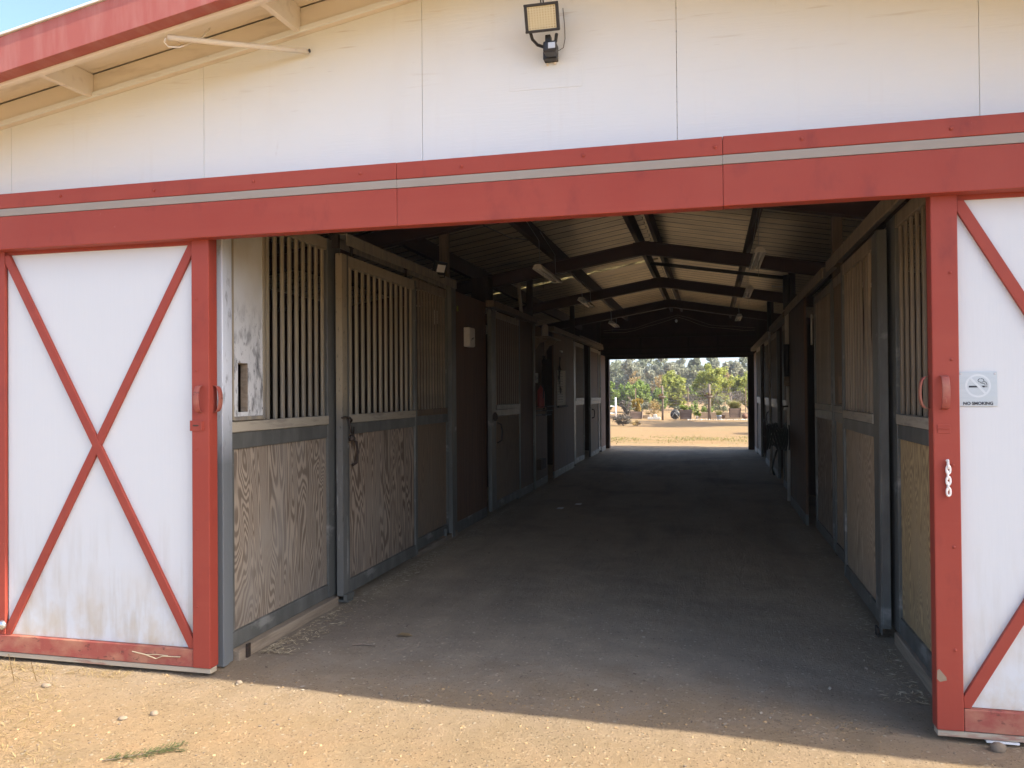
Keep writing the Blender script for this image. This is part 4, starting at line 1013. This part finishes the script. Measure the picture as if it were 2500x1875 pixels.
for i in range(2600):      # swept against the stall walls
    s = -1 if rr.random() < .62 else 1
    y = 0.3+9*rr.random()**1.6; x = s*((1.77 if s < 0 else 1.90)-0.20*rr.random()**2)
    straw(x, y, 0.02+0.04*rr.random(), 0.007, 0.014)
for i in range(700):       # pile under the first stall door
    y = rr.gauss(2.75,.28); x = -1.74+abs(rr.gauss(0,.06)); straw(x, y, 0.025+0.03*rr.random(), 0.009, 0.035)
st.build('straw_litter', 'straw', kind='stuff')
db = MB()
for i in range(2400):
    y = -0.2+17*rr.random()**1.5; x = rr.uniform(-1.7,1.7); a = rr.uniform(0,6.3); r = 0.004+0.016*rr.random()**3
    db.leaf((x,y,gz(x,y)+0.003+r*.2), Vector((math.cos(a),math.sin(a),rr.uniform(-.3,.3))), Vector((-math.sin(a),math.cos(a),rr.uniform(-.3,.3))), r*1.8, r)
db.build('shavings_litter', 'debris', kind='stuff')
dg = MB()
def blade(m, x, y, z, h, lean, az, wv):
    d = Vector((math.cos(az)*lean, math.sin(az)*lean, 1)).normalized(); q = Vector((-math.sin(az),math.cos(az),0))*wv
    p0 = Vector((x,y,z)); p1 = p0+d*h*.55; p2 = p1+(d+Vector((math.cos(az)*.5,math.sin(az)*.5,-.45))).normalized()*h*.5
    m.add([p0-q, p0+q, p1+q*.8, p1-q*.8, p2], [(0,1,2,3),(3,2,4)])
for i in range(1100):
    y = rr.uniform(-1.5,-0.2); x = -3.109+(-.261-y)*1.04-.15+.55*rr.random()**1.9
    if rr.random() < .25: x = rr.uniform(-3.5,-2.3); y = -0.16-0.1*rr.random()
    h = 0.02+0.055*rr.random(); lean = rr.uniform(1.2,6.0)
    blade(dg, x, y, gz(x,y), h, lean, rr.uniform(0,6.3), 0.0016)
for i in range(16):
    x = rr.uniform(-3.0,-2.6); y = rr.uniform(-0.7,-.35); blade(dg, x, y, gz(x,y), .35+.3*rr.random(), rr.uniform(.8,2), rr.uniform(-2.4,-.8), 0.0018)
dg.build('dry_grass', 'drygrass', kind='stuff')

def stone(x, y, r, label, mat='stone'):
    return tag(MB().blob((x,y,gz(x,y)+r[2]*.55), r, rr, 9, 6, .12).build('stone', mat, smooth=True), label, 'stone')
stone(2.06, -0.17, (0.034,0.03,0.026), 'round tan stone wedged under the right barn door')
stone(-1.78, -0.66, (0.022,0.018,0.014), 'pale pebble standing on the sunlit dirt, right of the green sprig')
stone(-1.90, -0.73, (0.024,0.02,0.009), 'flat pale stone lying on the sunlit dirt behind the green sprig')
stone(-2.62, -0.44, (0.03,0.02,0.013), 'grey stone among dry grass in front of the left door')
stone(-1.62, -0.18, (0.02,0.016,0.013), 'small pale stone beside the left door bottom corner')
tag(part('white_scrap', 'whitepot', None, [(2.03,2.16,-0.125,-0.075,-0.005,0.003)], 0), 'flat white scrap lying under the right barn door', 'scrap')
t = thing('green_sprig', 'fallen grey-green sprig on the sunlit dirt at bottom left', 'sprig', (-1.75, -1.2, 0))
base = Vector((-1.67,-1.15,0.0)); tipv = Vector((-1.43,-0.95,0.0))
pts = [base.lerp(tipv, i/7)+Vector((0.012*math.sin(i*1.9),0.012*math.cos(i*1.3),0)) for i in range(8)]
pts = [Vector((p.x,p.y,gz(p.x,p.y)+0.008)) for p in pts]
MB().tube(pts, [0.002]*4+[0.0014]*4, 5).build('stem', 'bark', t)
lf = MB()
for i in range(340):
    f = rr.random()**.8; p = base.lerp(tipv, f); side = rr.choice((-1,1)); a = math.atan2(.20,.24)+side*rr.uniform(.3,1.1); L = rr.uniform(.012,.035)
    off = rr.uniform(0,.06)
    c = Vector((p.x+math.cos(a)*off, p.y+math.sin(a)*off, 0)); c.z = gz(c.x,c.y)+0.004+.014*rr.random()
    lf.leaf(c, Vector((math.cos(a),math.sin(a),rr.uniform(-.1,.3))), Vector((-math.sin(a),math.cos(a),rr.uniform(-.5,.5))), L, .0040)
lf.build('leaves', 'sprig', t)
t = thing('twig', 'forked dry twig stuck on the bottom rail of the left door', 'twig', (-2.2, -0.13, 0.08))
MB().tube([(-2.33,-0.131,0.100),(-2.24,-0.136,0.090),(-2.17,-0.137,0.072),(-2.13,-0.134,0.088),(-2.02,-0.131,0.090)], 0.0032, 5).build('main_stem', 'straw', t)
MB().tube([(-2.24,-0.136,0.090),(-2.18,-0.133,0.094),(-2.10,-0.131,0.092)], 0.0022, 5).build('fork', 'straw', t)
tag(MB().tube([(-1.30,0.55,gz(-1.3,.55)+.008),(-1.24,.57,gz(-1.24,.57)+.009),(-1.16,.575,gz(-1.16,.575)+.006)], 0.006, 5).build('stick', 'bark'), 'short dark stick on the aisle floor near the left stall front', 'stick')
m = MB(); c = Vector((-1.05,.78,gz(-1.05,.78)+.01))
m.add([c+Vector(v) for v in ((-.05,0,0),(-.02,.02,.012),(.03,.018,.01),(.06,.005,.0),(.02,-.016,.004),(-.02,-.014,.006))], [(0,1,5),(1,2,4,5),(2,3,4)])
tag(m.build('dry_leaf', 'leafdry'), 'pale dry leaf lying on the aisle floor near the stall door', 'leaf')
for (x,y,l) in ((-1.10,6.6,'left one of two white scraps on the dark aisle floor'),(-0.92,7.0,'right one of two white scraps on the dark aisle floor')):
    z = gz(x,y)+.006
    tag(MB().hexa([(x-.04,y-.03,z),(x+.035,y-.035,z),(x+.045,y+.03,z+.006),(x-.03,y+.035,z+.004),(x-.04,y-.03,z+.006),(x+.035,y-.035,z+.006),(x+.045,y+.03,z+.014),(x-.03,y+.035,z+.012)]).build('paper_scrap', 'paper'), l, 'scrap', 'white scraps on the aisle floor')

# ------------------------------------------------------------------ the yard and trees beyond
TR = random.Random(21)
def rdir(r):
    while True:
        v = Vector((r.uniform(-1,1),r.uniform(-1,1),r.uniform(-1,1)))
        if .05 < v.length < 1: return v.normalized()
def leaf_cloud(m, c, rad, n, size, r, clumps=14, spread=.55, up=0.0, kr=(.35,.95), cr=(.22,.46), cub=False):
    c = Vector(c); R = Vector(rad)
    cl = []
    for i in range(clumps):
        d = rdir(r); k = (r.random()**.4)*kr[1] if cub else r.uniform(*kr); cl.append((c+Vector((d.x*R.x*k,d.y*R.y*k,d.z*R.z*k)), r.uniform(*cr)))
    for i in range(n):
        q, k = cl[r.randrange(clumps)]
        d = rdir(r)*r.random()**.5
        p = q+Vector((d.x*R.x*k,d.y*R.y*k,d.z*R.z*k))
        a = rdir(r); a.z += up; a.normalize(); b = a.orthogonal().normalized(); b = Matrix.Rotation(r.uniform(0,6.3),3,a) @ b
        s = size*r.uniform(.6,1.4); m.leaf(p, a, b, s, s*.55)
def tree(name, label, cat, x, y, h, w, mat, r, base=0.25, n=1500, size=.2, group=None, shape='round', limbs=6):
    t = thing(name, label, cat, (x,y,0), group)
    tr = MB(); hb = h*base
    tr.tube([(x,y,-.2),(x+.04*w,y,hb*.6),(x-.03*w,y,hb+.25*h),(x,y,h*.8)], [.035*w+.03,.03*w+.02,.018*w+.01,.01], 7)
    for i in range(limbs):
        a = 6.28*i/limbs+r.uniform(-.4,.4); z0 = hb*r.uniform(.7,1.3)+.1*h*r.random()
        tr.tube([(x,y,z0),(x+.25*w*math.cos(a),y+.25*w*math.sin(a),z0+.15*h),(x+.42*w*math.cos(a),y+.42*w*math.sin(a),z0+.3*h)], [.016*w+.01,.010*w+.006,.005], 5)
    tr.build('trunk', 'bark', t)
    m = MB()
    if shape == 'round':
        leaf_cloud(m, (x,y,hb+(h-hb)*.48), (w*.5,w*.5,(h-hb)*.52), n, size, r, 95, kr=(.0,.88), cr=(.13,.24), cub=True)
    elif shape == 'cone':
        for k in range(6):
            f = k/6; leaf_cloud(m, (x,y,hb+(h-hb)*(f+.08)), (w*.5*(1-f*.82),w*.5*(1-f*.82),(h-hb)*.14), int(n/6), size, r, 7)
    else:   # open and twiggy
        leaf_cloud(m, (x,y,hb+(h-hb)*.55), (w*.5,w*.5,(h-hb)*.48), n, size, r, 24, kr=(.2,.95), cr=(.14,.32))
    m.build('crown', mat, t)
    return t
PG = 'round pines beyond the yard'
tree('pine_tree', 'rounded bright green pine right behind the thin post', 'tree', -2.15, 66, 3.30, 2.75, 'pine', TR, .05, 8000, .19, PG)
tree('pine_tree', 'largest bright green pine behind the thick post', 'tree', 1.05, 62, 3.85, 3.5, 'pine', TR, .05, 8000, .19, PG)
tree('pine_tree', 'bright green pine cut off by the right edge of the far opening', 'tree', 3.75, 63, 3.05, 2.6, 'pine', TR, .05, 8000, .19, PG)
tree('pine_tree', 'small dark green pine low beside the big pine', 'tree', -0.45, 68, 2.3, 1.2, 'bushgreen', TR, .15, 1100, .15, PG)
BG_ = 'green bushes beyond the left planter'
for (x,y,h,wd,l) in ((-6.6,57,2.5,1.9,'leftmost green bush seen through the far opening'),(-5.3,57.5,2.25,1.7,'second green bush from the left of the far opening'),(-4.25,56,2.45,2.0,'third and widest green bush from the left of the far opening'),(-3.0,60,1.9,1.3,'dark green bush left of the round pine')):
    tree('green_bush', l, 'bush', x, y, h, wd, 'bushgreen', TR, .02, 5500, .18, BG_, limbs=4)
tall = [(-13.2,128,7.6,6,'oak','open','tall grey oak at the left edge of the far trees'),
        (-10.4,120,7.2,4.6,'oak_pale','open','pale wispy oak second from left among the far trees'),
        (-8.0,124,7.9,5.2,'oak','round','dense grey oak left of centre among the far trees'),
        (-5.6,116,6.9,4.2,'oak_pale','open','pale grey tree with drooping crown behind round pine'),
        (-3.2,122,6.3,4.0,'oak_pale','round','low pale tree at the centre of the far trees'),
        (-1.2,118,7.3,3.4,'oak','cone','pointed grey-green conifer at the centre of the far trees'),
        (1.1,126,7.6,3.2,'oak','cone','pointed grey-green conifer rising behind the largest pine'),
        (3.6,118,6.9,3.6,'oak_pale','open','thin grey tree against the sky right of the largest pine'),
        (6.0,121,7.3,4.4,'oak','open','grey tree at the right edge of the far trees'),
        (9.0,126,7.5,5,'oak','round','dense grey tree beyond the right jamb of the far opening')]
for x,y,h,wd,mt,sh,l in tall:
    h *= 1.07; wd *= 1.35
    tree('oak_tree' if sh != 'cone' else 'conifer_tree', l, 'tree', x, y, h, wd, mt, TR, .03, 6500 if sh != 'open' else 5000, .42, 'grey trees on the skyline', sh, 7)
under = MB()
for i in range(26): leaf_cloud(under, (-16+i*1.25, 131+TR.uniform(-3,3), 2.6+TR.uniform(-.5,.9)), (1.7,1.5,2.9), 800, .42, TR, 12)
under.build('far_undergrowth', 'oak', kind='stuff')
for (x,y,h,wd,l) in ((-8.9,105,4.6,1.9,'small orange autumn tree at the upper left of the far opening'),(-5.4,100,4.0,2.2,'orange autumn tree above the green bushes'),(2.9,104,4.2,1.5,'small orange autumn tree right of the largest pine')):
    tree('autumn_tree', l, 'tree', x, y, h, wd, 'autumn', TR, .2, 900, .2, 'orange autumn trees')
# trees to the right of the yard whose shade dapples it (out of frame)
for (x,y,h,wd,l) in ((6.0,33.0,9.0,4.8,'unseen leafy tree right of the yard shading the dirt, nearer one'),(6.2,36.4,9.0,4.6,'unseen leafy tree right of the yard shading the dirt, farther one'),(8.4,25.0,6.6,4.0,'smaller unseen leafy tree right of the yard close to the barn')):
    tree('unseen_shade_tree', l, 'tree', x, y, h, wd, 'oak', TR, .3, 8000, .40, 'unseen shade trees right of the yard', 'open')
# wire fence
t = thing('wire_fence', 'thin wire mesh fence with posts behind the planters', 'fence', (0, 46, 0))
for x in (-6.4,-3.6,-.45,2.9,5.6): MB().tube([(x,46,-.1),(x,46,1.75)], .035, 6).build('fence_post', 'wood_v', t)
wm = MB()
for k in range(9): wm.tube([(-7,46,.25+k*.18),(7,46,.25+k*.18)], .006, 3)
for k in range(94): wm.tube([(-7+k*.15,46,.25),(-7+k*.15,46,1.7)], .004, 3)
wm.build('wire_mesh', 'wire', t, kind='stuff')
def hanging_post(x, y, h, rad, label, thick):
    t = thing('planter_post', label, 'post', (x,y,0), 'round posts carrying hanging planters')
    MB().tube([(x,y,-.1),(x+.01,y,h*.6),(x,y,h)], [rad,rad*.95,rad*.8], 8).build('pole', 'bark', t, smooth=True)
    g = thing('hanging_planter', ('bowl of dead rusty flowers on the '+('thick' if thick else 'thin')+' post'), 'planter', (x,y-.02,1.25), 'rusty hanging planters')
    MB().lathe([(.06,0),(.15,.05),(.19,.14),(.17,.15)], (x,y-rad-.19,1.14), 12).build('bowl', 'bark', g, smooth=True)
    m = MB(); leaf_cloud(m, (x,y-rad-.15,1.32), (.26,.18,.14), 260, .07, TR, 7); m.build('dead_flowers', 'rust', g)
    m = MB(); leaf_cloud(m, (x-.13,y-rad-.15,1.42), (.07,.07,.07), 40, .06, TR, 3); m.build('green_shoots', 'limeleaf', g)
hanging_post(-1.66, 40.5, 1.85, .055, 'thin weathered post holding a rusty planter', 0)
hanging_post(.80, 40.5, 1.90, .085, 'thick weathered post holding a rusty planter', 1)
def crate(x, y, wd, h, label, plant, pm, pr, pn, ps, plabel, z0=0.02, up=0.5):
    t = thing('wooden_planter', label, 'planter', (x,y,0), 'slatted wooden planters in the yard')
    ns = 4
    for k in range(ns):
        f0, f1 = k/ns, (k+1)/ns
        a0, a1 = wd/2*(.86+.14*f0), wd/2*(.86+.14*f1)-.004
        za, zb = z0+h*f0+.004, z0+h*f1-.004
        for sy2 in (-1, 1):
            yy = y+sy2*wd*.42
            MB().hexa([(x-a0,yy-.02,za),(x+a0,yy-.02,za),(x+a0,yy+.02,za),(x-a0,yy+.02,za),(x-a1,yy-.02,zb),(x+a1,yy-.02,zb),(x+a1,yy+.02,zb),(x-a1,yy+.02,zb)]).build('slat', 'planter', t)
        for sx in (-1, 1):
            MB().hexa([(x+sx*a0-.018,y-wd*.40,za),(x+sx*a0+.018,y-wd*.40,za),(x+sx*a0+.018,y+wd*.40,za),(x+sx*a0-.018,y+wd*.40,za),(x+sx*a1-.018,y-wd*.40,zb),(x+sx*a1+.018,y-wd*.40,zb),(x+sx*a1+.018,y+wd*.40,zb),(x+sx*a1-.018,y+wd*.40,zb)]).build('side_slat', 'planter', t)
    part('soil', 'bark', t, [(x-wd*.44,x+wd*.44,y-wd*.38,y+wd*.38,z0+.03,z0+h-.04)], 0)
    for sx in (-1, 1): MB().tube([(x+sx*wd*.42,y-wd*.45,z0),(x+sx*wd*.5,y-wd*.45,z0+h+.02)], .022, 4).build('corner_batten', 'wood_dark', t)
    if plant:
        p = MB()
        if pm == 'grassgreen':
            for i in range(pn): a = TR.uniform(0,6.3); blade(p, x+TR.uniform(-.2,.2), y+TR.uniform(-.15,.15), z0+h-.06, TR.uniform(.35,.68), TR.uniform(.1,.9), a, .014)
        else: leaf_cloud(p, (x+plant[0],y,z0+h+plant[1]), pr, pn, ps, TR, 9, up=up)
        o = p.build('potted_plant', pm); tag(o, plabel, 'plant')
    return t
crate(-3.18, 42, .66, .40, 'wooden planter behind the grey bush, leftmost in the yard', (0,.30), 'yellowleaf', (.40,.3,.42), 420, .15, 'yellow upright plant in the leftmost planter', up=1.2)
crate(-.44, 41, .64, .52, 'wooden planter beside the round black and white object', (-.05,.12), 'limeleaf', (.28,.2,.16), 240, .12, 'lime green plant in the planter left of the thick post', up=.6)
crate(2.15, 41.5, .60, .50, 'wooden planter with spiky grass at the right of the far opening', (.0,.32), 'grassgreen', (.50,.35,.34), 600, .26, 'spiky green plant in the right planter', z0=.10, up=1.0)
# dark round object with pale hoops
t = thing('hose_drum', 'dark round drum with pale hoops leaning on the planter', 'drum', (-1.0, 40.5, 0))
MB().lathe([(.20,-.12),(.25,-.06),(.25,.06),(.20,.12)], (-.99,40.5,.29), 16, 'y').build('drum', 'black', t, smooth=True)
for k, (rx, tz) in enumerate(((.25,.0),(.12,-.4))):
    pts = [(-.99+rx*math.cos(a), 40.34-.02*k, .29+.26*math.sin(a+tz)) for a in [2*math.pi*i/16 for i in range(16)]]
    MB().tube(pts, .008, 5, closed=True).build('hoop', 'wire', t, smooth=True)
MB().tube([(-1.2,40.3,.1),(-1.0,40.28,.42),(-.78,40.3,.12)], .009, 5).build('hose_loop', 'pvc', t, smooth=True)
# low sleeper wall, blocks, pots
t = thing('sleeper_edging', 'low timber edging behind the pots', 'edging', (1, 43, 0))
for a, b in ((.15,1.2),(1.21,1.95),(1.96,3.4)): part('sleeper', 'retain', t, [(a,b,43,43.2,-.02,.33)], .01)
t = thing('sleeper_edging', 'low timber edging behind the grey bush', 'edging', (-4, 43, 0))
for a, b in ((-6.0,-4.2),(-4.19,-3.5),(-3.49,-2.5)): part('sleeper', 'retain', t, [(a,b,42.7,42.9,-.02,.20)], .01)
t = thing('pale_blocks', 'pale stone blocks lying left of the thin post', 'blocks', (-2.1, 41, 0))
for (x,z,wd) in ((-2.35,0,.3),(-2.0,0,.36),(-2.1,.14,.18)): part('block', 'block', t, [(x-wd/2,x+wd/2,41,41.2,z,z+.135)], .01)
def pot(x, y, r, h, mat, label, pm, pr, pn, ps, pl, up=.8):
    t = thing('plant_pot', label, 'pot', (x,y,0))
    MB().lathe([(r*.7,0),(r*.95,h*.8),(r*1.05,h*.82),(r*1.05,h),(r*.85,h)], (x,y,.03), 14).build('pot_wall', mat, t, smooth=True)
    if pm:
        p = MB()
        if pm == 'grassgreen':
            for i in range(pn): blade(p, x+TR.uniform(-.08,.08), y+TR.uniform(-.08,.08), h, TR.uniform(.25,.5), TR.uniform(.2,1.1), TR.uniform(0,6.3), .008)
        else: leaf_cloud(p, (x,y,.03+h+pr[2]*.8), pr, pn, ps, TR, 6, up=up)
        tag(p.build('potted_plant', pm), pl, 'plant')
pot(.17, 40.6, .07, .16, 'whitepot', 'small white pot left of the thick post', 'limeleaf', (.20,.15,.17), 130, .15, 'pale spiky plant in the small white pot')
pot(1.30, 40.6, .13, .20, 'bluepot', 'blue-grey pot right of the thick post', 'grassgreen', (.26,.2,.2), 260, .22, 'tuft of dry grass in the blue-grey pot', 1.4)
pot(1.55, 41.3, .1, .22, 'planter', 'dark pot behind the blue-grey pot', None, None, 0, 0, '')
t = thing('fallen_pot', 'terracotta pot lying on its side at right of the yard', 'pot', (2.62, 41, 0))
MB().lathe([(.09,-.12),(.15,.1),(.16,.1),(.16,.14),(.13,.14)], (2.66,41,.18), 14, 'y').build('pot_wall', 'clay', t, smooth=True)
tag(MB().tube([(2.86,41.2,0),(2.88,41.2,.62)], .05, 6).build('stub_post', 'planter'), 'short brown stub post at the right of the far opening', 'post')
row = MB()
for k in range(40):
    x = -.3+k*.085; row.blob((x,40.2+TR.uniform(-.1,.1),.02), TR.uniform(.02,.05), TR, 6, 4, .2)
row.build('stone_row', 'block', kind='stuff')
t = thing('white_gate', 'white pipe gate end at the left of the far opening', 'gate', (-4.25, 41, 0))
MB().tube([(-4.25,41,-.05),(-4.25,41,1.22)], .045, 8).build('gate_post', 'whiterail', t, smooth=True)
for z in (.74,.35): MB().tube([(-4.29,41,z),(-6.5,41,z)], .028, 6).build('gate_rail', 'whiterail', t, smooth=True)
def bush(name, label, c, rad, mat, n, sz, clumps=9, up=0.2):
    m = MB(); t = thing(name, label, 'bush', (c[0],c[1],0))
    leaf_cloud(m, c, rad, n, sz, TR, clumps, up=up); m.build('foliage', mat, t)
    s = MB()
    for i in range(7):
        a = TR.uniform(0,6.3); s.tube([(c[0],c[1],-.02),(c[0]+rad[0]*.4*math.cos(a),c[1]+rad[1]*.4*math.sin(a),c[2]),(c[0]+rad[0]*.7*math.cos(a),c[1]+rad[1]*.7*math.sin(a),c[2]+rad[2]*.6)], .008, 4)
    s.build('stems', 'bark', t)
bush('sage_bush', 'low grey-brown bush in the left of the far yard', (-3.0,33,.24), (.62,.45,.25), 'sage', 1500, .07, 16)
bush('dry_weed', 'small yellow dry weed at the foot of the grey bush', (-2.35,32.5,.1), (.26,.2,.12), 'drygrass', 220, .08)
bush('wild_shrub', 'yellowing shrub behind the white gate post', (-3.95,43.6,.55), (.45,.4,.6), 'sage', 900, .09)
bush('wild_shrub', 'golden-brown shrub left of the thin post', (-2.45,44.5,.55), (.60,.4,.62), 'autumn', 650, .08)
bush('wild_shrub', 'dusty green shrub tall behind the yellow plant', (-3.3,45,.85), (1.0,.5,.65), 'oak_pale', 1100, .09)
bush('wild_shrub', 'dark green shrub in front of the timber edging', (.62,43.8,.5), (.42,.3,.32), 'bushgreen', 700, .10)
bush('wild_shrub', 'dark leafy shrub behind the lime green plant', (-.05,43.5,.6), (.28,.3,.65), 'bushgreen', 420, .10)
bush('wild_shrub', 'grey-green shrub between thick post and right planter', (1.5,44.2,.7), (.55,.4,.60), 'oak', 900, .09)
bush('wild_shrub', 'low dark plant spilling over the middle planter', (-.85,42,.55), (.30,.25,.16), 'oak', 350, .09)
bush('wild_shrub', 'brown twiggy brush under the largest pine', (.6,58,1.1), (1.9,.8,.85), 'sage', 1500, .10)
bush('wild_shrub', 'brown twiggy brush at the right of the far fence', (2.9,56,.9), (.9,.8,.9), 'sage', 900, .10)
fg = MB()
for i in range(2600):
    x = TR.uniform(-3.2,2.6); y = TR.gauss(22.6,.9)
    if noise.noise(Vector((x*.7,y*.7,3))) < -.02: continue
    blade(fg, x, y, gz(x,y), TR.uniform(.03,.09), TR.uniform(.2,1.2), TR.uniform(0,6.3), .006)
fg.build('yard_weeds', 'grassgreen', kind='stuff')

# ------------------------------------------------------------------ dry-season haze over the whole place
hm = bpy.data.materials.new('haze_air'); hm.use_nodes = True; ht = hm.node_tree; ht.nodes.clear()
ho = ht.nodes.new('ShaderNodeOutputMaterial'); pv = ht.nodes.new('ShaderNodeVolumePrincipled')
pv.inputs['Color'].default_value = (0.93, 0.95, 0.97, 1); pv.inputs['Density'].default_value = 0.0006; pv.inputs['Anisotropy'].default_value = 0.2
ht.links.new(pv.outputs[0], ho.inputs['Volume']); MT['haze'] = hm
MB().box(-325, 325, -125, 525, -1.3, 10.5).build('haze', 'haze', kind='stuff')
